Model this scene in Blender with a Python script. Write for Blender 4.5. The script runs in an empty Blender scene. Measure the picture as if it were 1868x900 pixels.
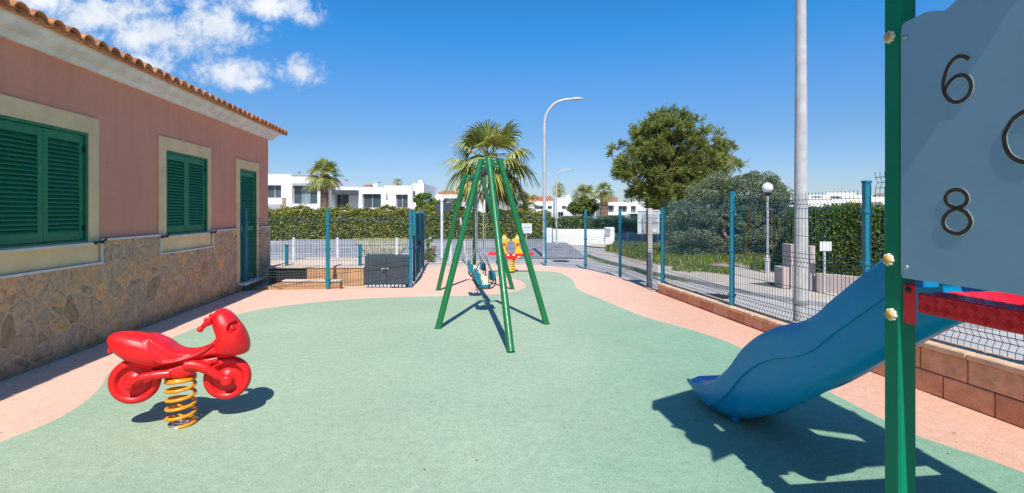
import bpy, bmesh, math, random
import numpy as np
from mathutils import Vector, Matrix, Quaternion
R = math.radians
random.seed(7); rng = np.random.default_rng(11)
S = bpy.context.scene
COL = S.collection
F, CX, HY, CH = 940.0, 934.0, 386.0, 1.5       # pinhole of the photograph, used to read sizes off it

def G(x, y, z=0.0):
    Y = F*(CH-z)/(y-HY); return Vector(((x-CX)*Y/F, Y, z))
def A(x, y, Y):
    return Vector(((x-CX)*Y/F, Y, CH-(y-HY)*Y/F))
def lerp(a, b, t): return a+(b-a)*t
def interp(tab, x):
    tab = sorted(tab)
    if x <= tab[0][0]: return tab[0][1]
    for (x0, y0), (x1, y1) in zip(tab, tab[1:]):
        if x <= x1:
            return y0+(y1-y0)*(x-x0)/(x1-x0)
    return tab[-1][1]
def spline(pts, n):
    P = [Vector(p) for p in pts]; out = []
    for i in range(len(P)-1):
        p0 = P[max(i-1, 0)]; p1 = P[i]; p2 = P[i+1]; p3 = P[min(i+2, len(P)-1)]
        for k in range(n):
            t = k/n
            out.append(.5*((2*p1)+(p2-p0)*t+(2*p0-5*p1+4*p2-p3)*t*t+(3*p1-p0-3*p2+p3)*t**3))
    out.append(P[-1]); return out

# ---------------------------------------------------------------- materials
def mat(name):
    m = bpy.data.materials.new(name); m.use_nodes = True
    nt = m.node_tree; b = nt.nodes['Principled BSDF']
    return m, nt, b
def N(nt, t, **kw):
    n = nt.nodes.new(t)
    for k, v in kw.items():
        if k == 'inp':
            for i, val in v.items(): n.inputs[i].default_value = val
        else: setattr(n, k, v)
    return n
def ramp(nt, src, stops):
    r = N(nt, 'ShaderNodeValToRGB'); e = r.color_ramp.elements
    while len(e) < len(stops): e.new(.5)
    for el, (p, c) in zip(e, stops):
        el.position = p; el.color = (*c, 1) if len(c) == 3 else c
    nt.links.new(src, r.inputs[0]); return r.outputs[0]
def mixc(nt, fac, a, b, mode='MIX'):
    n = N(nt, 'ShaderNodeMix', data_type='RGBA', blend_type=mode)
    for i, v in ((0, fac), (6, a), (7, b)):
        if hasattr(v, 'is_output'): nt.links.new(v, n.inputs[i])
        else: n.inputs[i].default_value = v if i == 0 else ((*v, 1) if len(v) == 3 else v)
    return n.outputs[2]
def noise(nt, scale, detail=4, rough=.55, vec=None, dist=0):
    n = N(nt, 'ShaderNodeTexNoise', inp={'Scale': scale, 'Detail': detail, 'Roughness': rough, 'Distortion': dist})
    if vec is None: vec = pos(nt)
    nt.links.new(vec, n.inputs['Vector']); return n.outputs['Fac']
def pos(nt):
    g = nt.nodes.get('Geo') or N(nt, 'ShaderNodeNewGeometry', name='Geo'); return g.outputs['Position']
def isl(nt):
    g = nt.nodes.get('Geo') or N(nt, 'ShaderNodeNewGeometry', name='Geo'); return g.outputs['Random Per Island']
def bump(nt, b, h, strength=.3, dist=.01):
    n = N(nt, 'ShaderNodeBump', inp={'Strength': strength, 'Distance': dist})
    nt.links.new(h, n.inputs['Height']); nt.links.new(n.outputs[0], b.inputs['Normal']); return n
def mth(nt, op, a, b=None, c=None, clamp=False):
    n = N(nt, 'ShaderNodeMath', operation=op, use_clamp=clamp)
    for i, v in enumerate((a, b, c)):
        if v is None: continue
        if hasattr(v, 'is_output'): nt.links.new(v, n.inputs[i])
        else: n.inputs[i].default_value = v
    return n.outputs[0]
def simple(name, col, rough=.5, metal=0, var=.12, vscale=6, bmp=0, bscale=80, coat=0, spec=.5):
    m, nt, b = mat(name)
    f = noise(nt, vscale, 5)
    c = ramp(nt, f, [(.3, tuple(x*(1-var) for x in col)), (.7, tuple(min(1, x*(1+var)) for x in col))])
    nt.links.new(c, b.inputs['Base Color'])
    rr = noise(nt, vscale*3, 4)
    rv = N(nt, 'ShaderNodeMapRange', inp={'From Min': .3, 'From Max': .7, 'To Min': max(.03, rough-.08), 'To Max': min(1, rough+.1)})
    nt.links.new(rr, rv.inputs[0]); nt.links.new(rv.outputs[0], b.inputs['Roughness'])
    b.inputs['Metallic'].default_value = metal
    b.inputs['Specular IOR Level'].default_value = spec
    if coat: b.inputs['Coat Weight'].default_value = coat; b.inputs['Coat Roughness'].default_value = .15
    if bmp: bump(nt, b, noise(nt, bscale, 4), bmp, .01)
    return m
def leafmat(name, stops, rough=.55, trans=.25, spec=.3):
    m, nt, b = mat(name)
    c = ramp(nt, isl(nt), stops)
    big = ramp(nt, noise(nt, .9, 3), [(.35, (.75, .78, .72)), (.65, (1.15, 1.12, 1.0))])
    c = mixc(nt, 1.0, c, big, 'MULTIPLY')
    nt.links.new(c, b.inputs['Base Color']); b.inputs['Roughness'].default_value = rough
    b.inputs['Specular IOR Level'].default_value = spec
    t = N(nt, 'ShaderNodeBsdfTranslucent'); nt.links.new(c, t.inputs['Color'])
    mx = N(nt, 'ShaderNodeMixShader', inp={0: trans})
    nt.links.new(b.outputs[0], mx.inputs[1]); nt.links.new(t.outputs[0], mx.inputs[2])
    nt.links.new(mx.outputs[0], nt.nodes['Material Output'].inputs['Surface'])
    return m
def rubber(name, base, dark, light, side_tint):
    m, nt, b = mat(name)
    g = N(nt, 'ShaderNodeTexVoronoi', inp={'Scale': 210.0}); nt.links.new(pos(nt), g.inputs['Vector'])
    sp = N(nt, 'ShaderNodeSeparateColor'); nt.links.new(g.outputs['Color'], sp.inputs[0])
    grain = ramp(nt, sp.outputs[0], [(0, dark), (.18, base), (.75, base), (1, light)])
    patch = ramp(nt, noise(nt, .55, 5, .6), [(.3, (.90, .91, .90)), (.7, (1.08, 1.07, 1.06))])
    c = mixc(nt, 1.0, grain, patch, 'MULTIPLY')
    mid = ramp(nt, noise(nt, 14, 4, .6), [(.35, (.93, .93, .93)), (.65, (1.06, 1.06, 1.06))])
    c = mixc(nt, 1.0, c, mid, 'MULTIPLY')
    streak = ramp(nt, noise(nt, 3.0, 6, .7, dist=.8), [(.62, (1, 1, 1)), (.78, (.86, .87, .86))])
    c = mixc(nt, 1.0, c, streak, 'MULTIPLY')
    # deeper tone toward the slide side, with a noisy edge
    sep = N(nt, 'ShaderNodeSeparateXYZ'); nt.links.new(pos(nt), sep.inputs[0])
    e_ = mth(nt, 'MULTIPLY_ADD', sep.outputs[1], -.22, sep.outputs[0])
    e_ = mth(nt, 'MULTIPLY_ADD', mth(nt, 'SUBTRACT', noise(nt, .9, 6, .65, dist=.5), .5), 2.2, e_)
    side_mul = ramp(nt, mth(nt, 'MULTIPLY_ADD', e_, .36, .42), [(.1, (1, 1, 1)), (.75, side_tint)])
    c = mixc(nt, 1.0, c, side_mul, 'MULTIPLY')
    st = N(nt, 'ShaderNodeTexVoronoi', inp={'Scale': 3.1, 'Randomness': 1.0}); nt.links.new(pos(nt), st.inputs['Vector'])
    spot = ramp(nt, st.outputs['Distance'], [(.018, (.12, .1, .08)), (.03, (1, 1, 1))])
    c = mixc(nt, .85, c, spot, 'MULTIPLY')
    nt.links.new(c, b.inputs['Base Color']); b.inputs['Roughness'].default_value = .88
    b.inputs['Specular IOR Level'].default_value = .25
    bump(nt, b, g.outputs['Distance'], .35, .004)
    return m
M = {}
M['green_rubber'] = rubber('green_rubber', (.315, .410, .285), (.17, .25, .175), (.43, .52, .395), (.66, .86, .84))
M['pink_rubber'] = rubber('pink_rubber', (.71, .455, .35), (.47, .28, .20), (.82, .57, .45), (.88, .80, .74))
M['steel_green'] = simple('steel_green', (.010, .145, .045), .36, var=.1, vscale=9)
M['tower_green'] = simple('tower_green', (.001, .20, .10), .42, var=.05, vscale=4, spec=.2)
M['shutter_green'] = simple('shutter_green', (.008, .175, .075), .45, var=.15, vscale=12)
M['teal'] = simple('teal', (.006, .17, .245), .38, var=.1, vscale=10)
M['wire_teal'] = simple('wire_teal', (.012, .085, .10), .42, var=.1, vscale=10)
M['red_plastic'] = simple('red_plastic', (.74, .013, .015), .36, var=.06, vscale=5, spec=.4)
M['red_steel'] = simple('red_steel', (.78, .012, .024), .35, var=.12, vscale=14)
M['orange_spring'] = simple('orange_spring', (.80, .30, .012), .35, var=.12, vscale=20)
M['yellow_plastic'] = simple('yellow_plastic', (.85, .46, .015), .4, var=.06)
M['blue_plastic'] = simple('blue_plastic', (.001, .25, .52), .30, var=.05, vscale=3, spec=.3)
M['panel_blue'] = simple('panel_blue', (.23, .365, .455), .42, var=.05, vscale=5, bmp=.08, bscale=400)
M['digit_lit_rim'] = simple('digit_lit_rim', (.55, .50, .38), .6, var=.3, vscale=70)
M['digit_dark'] = simple('digit_dark', (.035, .03, .025), .6, var=.4, vscale=60)
M['cream_plastic'] = simple('cream_plastic', (.74, .64, .46), .4, var=.08, vscale=60)
M['ochre_plastic'] = simple('ochre_plastic', (.58, .30, .04), .35, var=.12, vscale=60)
M['galv'] = simple('galv', (.47, .48, .50), .4, .75, var=.15, vscale=12)
M['galv_pole'] = simple('galv_pole', (.50, .49, .49), .5, .25, var=.12, vscale=8)
M['dark_steel'] = simple('dark_steel', (.035, .04, .045), .4, .5)
M['black_plastic'] = simple('black_plastic', (.012, .012, .014), .4)
M['white_paint'] = simple('white_paint', (.80, .80, .79), .6, var=.05, vscale=1.5)
M['white_trim'] = simple('white_trim', (.66, .62, .58), .65, var=.12, vscale=6)
M['villa_white'] = simple('villa_white', (.80, .80, .80), .7, var=.04, vscale=.6)
M['villa_grey'] = simple('villa_grey', (.35, .36, .38), .7, var=.08, vscale=.8)
M['fence_white'] = simple('fence_white', (.72, .73, .75), .5)
M['beige'] = simple('beige', (.78, .54, .29), .8, var=.10, vscale=4, bmp=.15, bscale=60)
M['dark_window'] = simple('dark_window', (.06, .085, .10), .12, var=.3, vscale=.8, spec=.6)
M['glass_blue'] = simple('glass_blue', (.20, .27, .31), .12, var=.3, vscale=.6, spec=.6)
M['wood_brown'] = simple('wood_brown', (.28, .13, .085), .7, var=.2, vscale=5)
M['grey_slab'] = simple('grey_slab', (.055, .066, .085), .55, var=.12, vscale=6)
M['dark_brown'] = simple('dark_brown', (.045, .028, .025), .7)
M['orange_render'] = simple('orange_render', (.55, .30, .15), .85, var=.15, vscale=5, bmp=.2, bscale=40)
M['pale_paving'] = simple('pale_paving', (.58, .47, .38), .85, var=.12, vscale=2, bmp=.2, bscale=60)
M['grey_paving'] = simple('grey_paving', (.45, .39, .33), .88, var=.16, vscale=1.5, bmp=.2, bscale=50)
M['pink_render'] = simple('pink_render', (.48, .38, .35), .85, var=.08, vscale=3)
M['kerb'] = simple('kerb', (.42, .40, .38), .85, var=.15, vscale=4, bmp=.2)
M['sign_white'] = simple('sign_white', (.72, .73, .74), .45, var=.06)
M['sign_back'] = simple('sign_back', (.55, .58, .62), .4, .35, var=.1)
M['post_pale'] = simple('post_pale', (.52, .46, .42), .7, var=.15, vscale=14)
M['concrete_pole'] = simple('concrete_pole', (.46, .44, .43), .8, var=.16, vscale=9, bmp=.3, bscale=60)
M['bark'] = simple('bark', (.17, .11, .075), .9, var=.45, vscale=11, bmp=.8, bscale=25)
M['palm_trunk'] = simple('palm_trunk', (.23, .14, .09), .9, var=.5, vscale=14, bmp=.9, bscale=22)
M['globe'] = simple('globe', (.72, .73, .72), .12, var=.04, spec=.6)
M['stone_clad'] = simple('stone_clad', (.34, .23, .16), .9, var=.5, vscale=7, bmp=.5, bscale=10)

# asphalt
m, nt, b = mat('asphalt')
c = ramp(nt, noise(nt, .5, 6, .65), [(.3, (.36, .335, .33)), (.7, (.48, .45, .44))])
sp = ramp(nt, noise(nt, 160, 2), [(.3, (.75, .75, .75)), (.7, (1.2, 1.2, 1.2))])
nt.links.new(mixc(nt, 1, c, sp, 'MULTIPLY'), b.inputs['Base Color']); b.inputs['Roughness'].default_value = .9
bump(nt, b, noise(nt, 160, 2), .3, .004); M['asphalt'] = m
m, nt, b = mat('dark_asphalt')
c = ramp(nt, noise(nt, 1.5, 6, .65), [(.3, (.055, .06, .07)), (.7, (.085, .09, .10))])
nt.links.new(c, b.inputs['Base Color']); b.inputs['Roughness'].default_value = .9; M['dark_asphalt'] = m
# dry soil for the far ground
m, nt, b = mat('soil')
c = ramp(nt, noise(nt, .25, 7, .65), [(.3, (.30, .24, .17)), (.5, (.38, .32, .24)), (.7, (.20, .21, .11))])
nt.links.new(c, b.inputs['Base Color']); b.inputs['Roughness'].default_value = .95
bump(nt, b, noise(nt, 12, 5), .6, .03); M['soil'] = m
# grey membrane-like bank
m, nt, b = mat('grey_bank')
c = ramp(nt, noise(nt, 2.2, 7, .7, dist=.6), [(.3, (.13, .132, .15)), (.5, (.22, .22, .24)), (.7, (.31, .31, .33))])
nt.links.new(c, b.inputs['Base Color']); b.inputs['Roughness'].default_value = .9
bump(nt, b, noise(nt, 5, 6), .8, .05); M['grey_bank'] = m
# pink stucco
m, nt, b = mat('pink_stucco')
c = ramp(nt, noise(nt, 1.1, 6, .6), [(.25, (.69, .275, .175)), (.75, (.77, .32, .21))])
fine = ramp(nt, noise(nt, 110, 3, .7), [(.3, (.86, .86, .86)), (.7, (1.1, 1.1, 1.1))])
c = mixc(nt, 1, c, fine, 'MULTIPLY')
mp = N(nt, 'ShaderNodeMapping', inp={'Scale': (5, 5, .5)}); nt.links.new(pos(nt), mp.inputs[0])
st = ramp(nt, noise(nt, 1.3, 5, .6, mp.outputs[0]), [(.45, (1, 1, 1)), (.75, (.90, .90, .91))])
c = mixc(nt, 1, c, st, 'MULTIPLY')
nt.links.new(c, b.inputs['Base Color']); b.inputs['Roughness'].default_value = .9
bump(nt, b, noise(nt, 130, 3, .7), .45, .006); M['pink_stucco'] = m
# irregular stone facing
m, nt, b = mat('stone_facing')
wp = N(nt, 'ShaderNodeTexNoise', inp={'Scale': 3.2, 'Detail': 4}); nt.links.new(pos(nt), wp.inputs['Vector'])
off = N(nt, 'ShaderNodeVectorMath', operation='MULTIPLY_ADD'); off.inputs[1].default_value = (.26, .26, .26)
nt.links.new(wp.outputs['Color'], off.inputs[0]); nt.links.new(pos(nt), off.inputs[2])
v1 = N(nt, 'ShaderNodeTexVoronoi', feature='DISTANCE_TO_EDGE', inp={'Scale': 4.6}); nt.links.new(off.outputs[0], v1.inputs['Vector'])
v2 = N(nt, 'ShaderNodeTexVoronoi', inp={'Scale': 4.6}); nt.links.new(off.outputs[0], v2.inputs['Vector'])
sp = N(nt, 'ShaderNodeSeparateColor'); nt.links.new(v2.outputs['Color'], sp.inputs[0])
tone = ramp(nt, sp.outputs[0], [(0, (.36, .23, .15)), (.25, (.66, .36, .19)), (.5, (.50, .34, .24)), (.75, (.44, .30, .22)), (1, (.74, .40, .20))])
gr = ramp(nt, noise(nt, 16, 7, .7, dist=.8), [(.28, (.42, .38, .36)), (.48, (.95, .95, .95)), (.7, (1.32, 1.25, 1.15))])
tone = mixc(nt, 1, tone, gr, 'MULTIPLY')
mort = ramp(nt, noise(nt, 22, 4), [(.3, (.46, .30, .20)), (.7, (.66, .44, .31))])
wid = mth(nt, 'MULTIPLY_ADD', noise(nt, 3, 3), .075, -.012)
fac = N(nt, 'ShaderNodeMapRange', inp={'From Min': 0.0, 'From Max': .05, 'To Min': 1.0, 'To Max': 0.0})
nt.links.new(mth(nt, 'SUBTRACT', v1.outputs['Distance'], wid), fac.inputs[0])
col = mixc(nt, 1, mixc(nt, fac.outputs[0], tone, mort), (1.05, 1.0, .88), 'MULTIPLY')
sz = N(nt, 'ShaderNodeSeparateXYZ'); nt.links.new(pos(nt), sz.inputs[0])
grime = ramp(nt, mth(nt, 'MULTIPLY_ADD', mth(nt, 'SUBTRACT', noise(nt, 5, 6, .7), .5), .5, sz.outputs[2]), [(.0, (.55, .53, .52)), (.16, (1, 1, 1))])
nt.links.new(mixc(nt, 1, col, grime, 'MULTIPLY'), b.inputs['Base Color']); b.inputs['Roughness'].default_value = .85
hh = N(nt, 'ShaderNodeMapRange', interpolation_type='SMOOTHSTEP', inp={'From Min': 0.0, 'From Max': .16})
nt.links.new(v1.outputs['Distance'], hh.inputs[0])
h2 = mth(nt, 'MULTIPLY_ADD', noise(nt, 14, 7, .7), .8, hh.outputs[0])
bump(nt, b, h2, .7, .022); M['stone_facing'] = m
# terracotta roof tiles
m, nt, b = mat('roof_tile')
c = ramp(nt, isl(nt), [(0, (.36, .16, .09)), (.3, (.60, .24, .10)), (.7, (.70, .30, .135)), (1, (.50, .25, .16))])
d = ramp(nt, noise(nt, 18, 6, .7), [(.35, (.55, .52, .5)), (.6, (1.05, 1.05, 1.05))])
nt.links.new(mixc(nt, 1, c, d, 'MULTIPLY'), b.inputs['Base Color']); b.inputs['Roughness'].default_value = .85
bump(nt, b, noise(nt, 60, 4), .3, .005); M['roof_tile'] = m
# terracotta blocks
m, nt, b = mat('terracotta_block')
c = ramp(nt, isl(nt), [(0, (.64, .28, .14)), (.5, (.74, .36, .19)), (1, (.78, .43, .25))])
d = ramp(nt, noise(nt, 9, 6, .65), [(.3, (.75, .74, .73)), (.7, (1.2, 1.2, 1.22))])
c = mixc(nt, 1, c, d, 'MULTIPLY')
e = ramp(nt, noise(nt, 140, 2), [(.35, (.82, .82, .82)), (.65, (1.12, 1.12, 1.12))])
nt.links.new(mixc(nt, 1, c, e, 'MULTIPLY'), b.inputs['Base Color']); b.inputs['Roughness'].default_value = .85
bump(nt, b, noise(nt, 140, 2), .35, .004); M['terracotta_block'] = m
M['block_cap'] = simple('block_cap', (.62, .40, .25), .85, var=.2, vscale=7, bmp=.3, bscale=120)
M['mortar'] = simple('mortar', (.16, .085, .06), .9, var=.2, vscale=20)
M['cornice'] = simple('cornice', (.70, .66, .62), .8, var=.16, vscale=5, bmp=.1, bscale=40)
# leaves
M['pine_leaf'] = leafmat('pine_leaf', [(0, (.06, .095, .025)), (.4, (.18, .235, .05)), (.8, (.30, .335, .085)), (1, (.42, .37, .13))], trans=.15)
M['olive_leaf'] = leafmat('olive_leaf', [(0, (.07, .10, .06)), (.5, (.155, .20, .115)), (1, (.29, .33, .22))], trans=.15)
M['hedge_leaf'] = leafmat('hedge_leaf', [(0, (.08, .105, .018)), (.5, (.21, .24, .045)), (.85, (.34, .32, .075)), (1, (.42, .28, .09))], trans=.2)
M['dark_hedge_leaf'] = leafmat('dark_hedge_leaf', [(0, (.035, .065, .014)), (.6, (.11, .165, .03)), (1, (.24, .28, .06))], trans=.2)
M['shrub_leaf'] = leafmat('shrub_leaf', [(0, (.08, .15, .03)), (.6, (.18, .28, .055)), (1, (.30, .38, .10))], trans=.25)
M['palm_leaf'] = leafmat('palm_leaf', [(0, (.11, .15, .035)), (.5, (.29, .33, .075)), (.85, (.48, .45, .14)), (1, (.60, .53, .22))], rough=.4, trans=.25, spec=.45)
M['palm_dead'] = leafmat('palm_dead', [(0, (.22, .15, .06)), (.5, (.42, .29, .10)), (1, (.52, .40, .17))], trans=.2)
M['grass_blade'] = leafmat('grass_blade', [(0, (.09, .15, .02)), (.5, (.19, .27, .035)), (.85, (.34, .34, .07)), (1, (.45, .40, .15))], trans=.3)
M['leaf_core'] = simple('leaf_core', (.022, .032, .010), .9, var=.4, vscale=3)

# ---------------------------------------------------------------- objects
ORG = {}
def tag(o, label=None, cat=None, group=None, kind=None):
    if label: o['label'] = label
    if cat: o['category'] = cat
    if group: o['group'] = group
    if kind: o['kind'] = kind
    return o
def thing(name, label, cat, loc=(0, 0, 0), group=None):
    o = bpy.data.objects.new(name, None); COL.objects.link(o); o.location = loc
    o.empty_display_size = .1
    ORG[o.name] = Vector(loc); return tag(o, label, cat, group)
def link(name, me, parent=None):
    o = bpy.data.objects.new(name, me); COL.objects.link(o)
    if parent is not None: o.parent = parent; ORG[o.name] = ORG[parent.name]
    return o
def sharp(o, a=35):
    o.data.set_sharp_from_angle(angle=R(a)); return o
class MB:
    def __init__(s): s.v = []; s.f = []; s.sm = []
    def add(s, vs, fs, smooth=False):
        n = len(s.v); s.v += [tuple(p) for p in vs]
        s.f += [tuple(i+n for i in f) for f in fs]; s.sm += [smooth]*len(fs); return s
    def hexa(s, p):           # 8 points: bottom 4 ccw, top 4 ccw
        return s.add(p, [(3, 2, 1, 0), (4, 5, 6, 7), (0, 1, 5, 4), (1, 2, 6, 5), (2, 3, 7, 6), (3, 0, 4, 7)])
    def box(s, x0, x1, y0, y1, z0, z1, fr=None):
        p = [(x0, y0, z0), (x1, y0, z0), (x1, y1, z0), (x0, y1, z0), (x0, y0, z1), (x1, y0, z1), (x1, y1, z1), (x0, y1, z1)]
        if fr: p = [fr(*q) for q in p]
        return s.hexa(p)
    def bbox(s, x0, x1, y0, y1, z0, z1, c=.006, fr=None):   # chamfered box
        vs = []
        for z, i in ((z0, c), (z0+c, 0), (z1-c, 0), (z1, c)):
            for (x, y) in ((x0+i+c*(i == 0), y0+i), (x1-i-c*(i == 0), y0+i), (x1-i, y0+i+c*(i == 0)), (x1-i, y1-i-c*(i == 0)),
                           (x1-i-c*(i == 0), y1-i), (x0+i+c*(i == 0), y1-i), (x0+i, y1-i-c*(i == 0)), (x0+i, y0+i+c*(i == 0))):
                vs.append((x, y, z))
        if fr: vs = [fr(*q) for q in vs]
        fs = [tuple(range(7, -1, -1)), tuple(range(24, 32))]
        for k in range(3):
            for j in range(8):
                a = k*8+j; b_ = k*8+(j+1) % 8; fs.append((a, b_, b_+8, a+8))
        return s.add(vs, fs)
    def tube(s, pts, r, n=8, caps=True, smooth=True, closed=False):
        P = [Vector(p) for p in pts]; k = len(P)
        rs = r if isinstance(r, (list, tuple)) else [r]*k
        T = []
        for i in range(k):
            if closed: t = P[(i+1) % k]-P[i-1]
            else: t = P[min(i+1, k-1)]-P[max(i-1, 0)]
            T.append(t.normalized() if t.length > 1e-9 else Vector((0, 0, 1)))
        u = T[0].orthogonal().normalized(); vs = []
        for i in range(k):
            if i:
                q = T[i-1].rotation_difference(T[i]); u = (q @ u).normalized()
            w = T[i].cross(u)
            for j in range(n):
                a = 2*math.pi*(j+.5)/n
                vs.append(P[i]+(u*math.cos(a)+w*math.sin(a))*rs[i])
        fs = []
        for i in range(k if closed else k-1):
            for j in range(n):
                a = i*n+j; b_ = i*n+(j+1) % n; i2 = (i+1) % k
                fs.append((a, b_, i2*n+(j+1) % n, i2*n+j))
        s.add(vs, fs, smooth)
        if caps and not closed:
            s.add(vs[:n], [tuple(range(n-1, -1, -1))]); s.add(vs[-n:], [tuple(range(n))])
        return s
    def lathe(s, prof, n=24, origin=(0, 0, 0), axis=(0, 0, 1), smooth=True):
        q = Vector((0, 0, 1)).rotation_difference(Vector(axis)); o = Vector(origin); vs = []
        for (r, z) in prof:
            for j in range(n):
                a = 2*math.pi*j/n; vs.append(o+q @ Vector((r*math.cos(a), r*math.sin(a), z)))
        fs = []
        for i in range(len(prof)-1):
            for j in range(n):
                a = i*n+j; b_ = i*n+(j+1) % n; fs.append((a, b_, b_+n, a+n))
        return s.add(vs, fs, smooth)
    def prism(s, poly, h, fr):         # poly (a,b) extruded 0..h through fr(a,b,c)
        n = len(poly); vs = [fr(a, b_, 0) for a, b_ in poly]+[fr(a, b_, h) for a, b_ in poly]
        fs = [tuple(range(n-1, -1, -1)), tuple(range(n, 2*n))]+[(i, (i+1) % n, n+(i+1) % n, n+i) for i in range(n)]
        return s.add(vs, fs)
    def sphere(s, c, r, n=16, m_=10, sq=1.0):
        prof = [(max(1e-4, r*math.sin(math.pi*i/m_)), -r*sq*math.cos(math.pi*i/m_)) for i in range(m_+1)]
        return s.lathe(prof, n, c)
    def build(s, name, m, parent=None, weld=False, recalc=True):
        me = bpy.data.meshes.new(name); o3 = ORG[parent.name] if parent is not None else Vector()
        vs = [(p[0]-o3[0], p[1]-o3[1], p[2]-o3[2]) for p in s.v]
        me.from_pydata(vs, [], s.f); me.polygons.foreach_set('use_smooth', s.sm)
        if recalc or weld:
            bm = bmesh.new(); bm.from_mesh(me)
            if weld: bmesh.ops.remove_doubles(bm, verts=bm.verts, dist=1e-5)
            bmesh.ops.recalc_face_normals(bm, faces=bm.faces); bm.to_mesh(me); bm.free()
        me.materials.append(m); me.update()
        return link(name, me, parent)
def struct(o): o['kind'] = 'structure'; return o
def quads(name, c, u, v, m, parent=None):
    """many separate quads: centres c, half-axes u, v (numpy n x 3)"""
    o3 = np.array(ORG[parent.name]) if parent is not None else np.zeros(3)
    n = len(c); V = np.empty((n, 4, 3)); c = c-o3
    V[:, 0] = c-u-v*.35; V[:, 1] = c+u*.0-v; V[:, 2] = c+u+v*.35; V[:, 3] = c+v
    me = bpy.data.meshes.new(name); me.vertices.add(n*4); me.vertices.foreach_set('co', V.reshape(-1))
    me.loops.add(n*4); me.loops.foreach_set('vertex_index', np.arange(n*4, dtype=np.int32))
    me.polygons.add(n); me.polygons.foreach_set('loop_start', np.arange(0, n*4, 4, dtype=np.int32))
    me.update(calc_edges=True); me.materials.append(m); me.validate()
    return link(name, me, parent)
def unit(n):
    a = rng.normal(size=(n, 3)); return a/np.linalg.norm(a, axis=1, keepdims=True)
def leaf_axes(n, size, nrm=None, asp=.4, spread=.8):
    d = unit(n)
    if nrm is not None:
        d = nrm+d*spread; d /= np.linalg.norm(d, axis=1, keepdims=True)
    t = np.cross(d, unit(n)); t /= np.linalg.norm(t, axis=1, keepdims=True)+1e-9
    w = np.cross(d, t); sz = size*rng.uniform(.6, 1.3, size=(n, 1))
    return t*sz, w*sz*asp
# ---------------------------------------------------------------- camera, light, sky
cam = bpy.data.cameras.new('camera'); co = bpy.data.objects.new('camera', cam); COL.objects.link(co)
co.location = (0, 0, CH); co.rotation_euler = (R(90), 0, 0)
cam.sensor_width = 36; cam.lens = F/1868*36; cam.shift_y = -(450-HY)/1868; cam.clip_start = .05; cam.clip_end = 3000
S.camera = co
ELEV = math.atan(1.27); SDX = -.06
sl = bpy.data.lights.new('sun', 'SUN'); sl.energy = 4.4; sl.angle = R(.5); sl.color = (1, .95, .88)
so = bpy.data.objects.new('sun', sl); COL.objects.link(so)
so.rotation_euler = Vector((SDX, 1, -1.27)).to_track_quat('-Z', 'Y').to_euler(); so.location = (0, -10, 20)
W = bpy.data.worlds.new('World'); S.world = W; W.use_nodes = True
nt = W.node_tree; bg = nt.nodes['Background']
sky = N(nt, 'ShaderNodeTexSky', sky_type='NISHITA', sun_disc=False)
sky.sun_elevation = ELEV; sky.sun_rotation = math.pi
sky.air_density = 1.0; sky.dust_density = .35; sky.ozone_density = 2.2; sky.altitude = 50
hs = N(nt, 'ShaderNodeHueSaturation', inp={'Saturation': 1.12, 'Value': 1.0, 'Hue': .497}); nt.links.new(sky.outputs[0], hs.inputs['Color'])
tc = N(nt, 'ShaderNodeTexCoord'); sx = N(nt, 'ShaderNodeSeparateXYZ'); nt.links.new(tc.outputs['Generated'], sx.inputs[0])
yy = mth(nt, 'MAXIMUM', sx.outputs[1], .08)
cu = mth(nt, 'DIVIDE', sx.outputs[0], yy); cv = mth(nt, 'DIVIDE', sx.outputs[2], yy)
cmb = N(nt, 'ShaderNodeCombineXYZ'); nt.links.new(cu, cmb.inputs[0]); nt.links.new(mth(nt, 'MULTIPLY', cv, 1.05), cmb.inputs[1])
blobs = [(300, 58, 165, 58), (190, 22, 200, 50), (60, -10, 160, 60), (388, 48, 60, 40), (505, 10, 80, 30), (560, 30, 35, 20),
         (415, 132, 80, 30), (462, 152, 40, 16), (541, 130, 42, 30), (275, 122, 75, 28)]
cur = None
for (bx_, by_, ba, bb) in blobs:
    du = mth(nt, 'DIVIDE', mth(nt, 'SUBTRACT', cu, (bx_-CX)/F), ba/F*1.25)
    dv = mth(nt, 'DIVIDE', mth(nt, 'SUBTRACT', cv, (HY-by_)/F), bb/F*1.25)
    dd = mth(nt, 'SUBTRACT', 1.0, mth(nt, 'SQRT', mth(nt, 'ADD', mth(nt, 'MULTIPLY', du, du), mth(nt, 'MULTIPLY', dv, dv))))
    cur = dd if cur is None else mth(nt, 'MAXIMUM', cur, dd)
cur = mth(nt, 'MAXIMUM', cur, -.6)
nz = mth(nt, 'MULTIPLY_ADD', noise(nt, 24.0, 10, .70, cmb.outputs[0], .3), .66, mth(nt, 'MULTIPLY', noise(nt, 8.0, 5, .55, cmb.outputs[0], .1), .51))
dens = mth(nt, 'ADD', mth(nt, 'MULTIPLY', cur, 1.0), mth(nt, 'MULTIPLY', mth(nt, 'SUBTRACT', nz, .585), 3.4))
al = N(nt, 'ShaderNodeMapRange', interpolation_type='SMOOTHSTEP', inp={'From Min': -.02, 'From Max': .95})
nt.links.new(dens, al.inputs[0])
shn = mth(nt, 'MULTIPLY_ADD', noise(nt, 9.0, 8, .62, cmb.outputs[0]), .8, mth(nt, 'MULTIPLY', dens, .12))
ccol = ramp(nt, shn, [(.33, (4.3, 5.0, 6.0)), (.58, (7.0, 7.1, 7.3))])
alp = mth(nt, 'MULTIPLY', al.outputs[0], .93)
tint = ramp(nt, sx.outputs[2], [(0.0, (.54, .60, .82)), (.14, (.50, .64, .84)), (.24, (.44, .76, 1.04)), (.33, (.25, .84, 1.22)), (.6, (.25, .80, 1.16))])
skyc = mixc(nt, 1.0, hs.outputs[0], tint, 'MULTIPLY')
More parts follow.
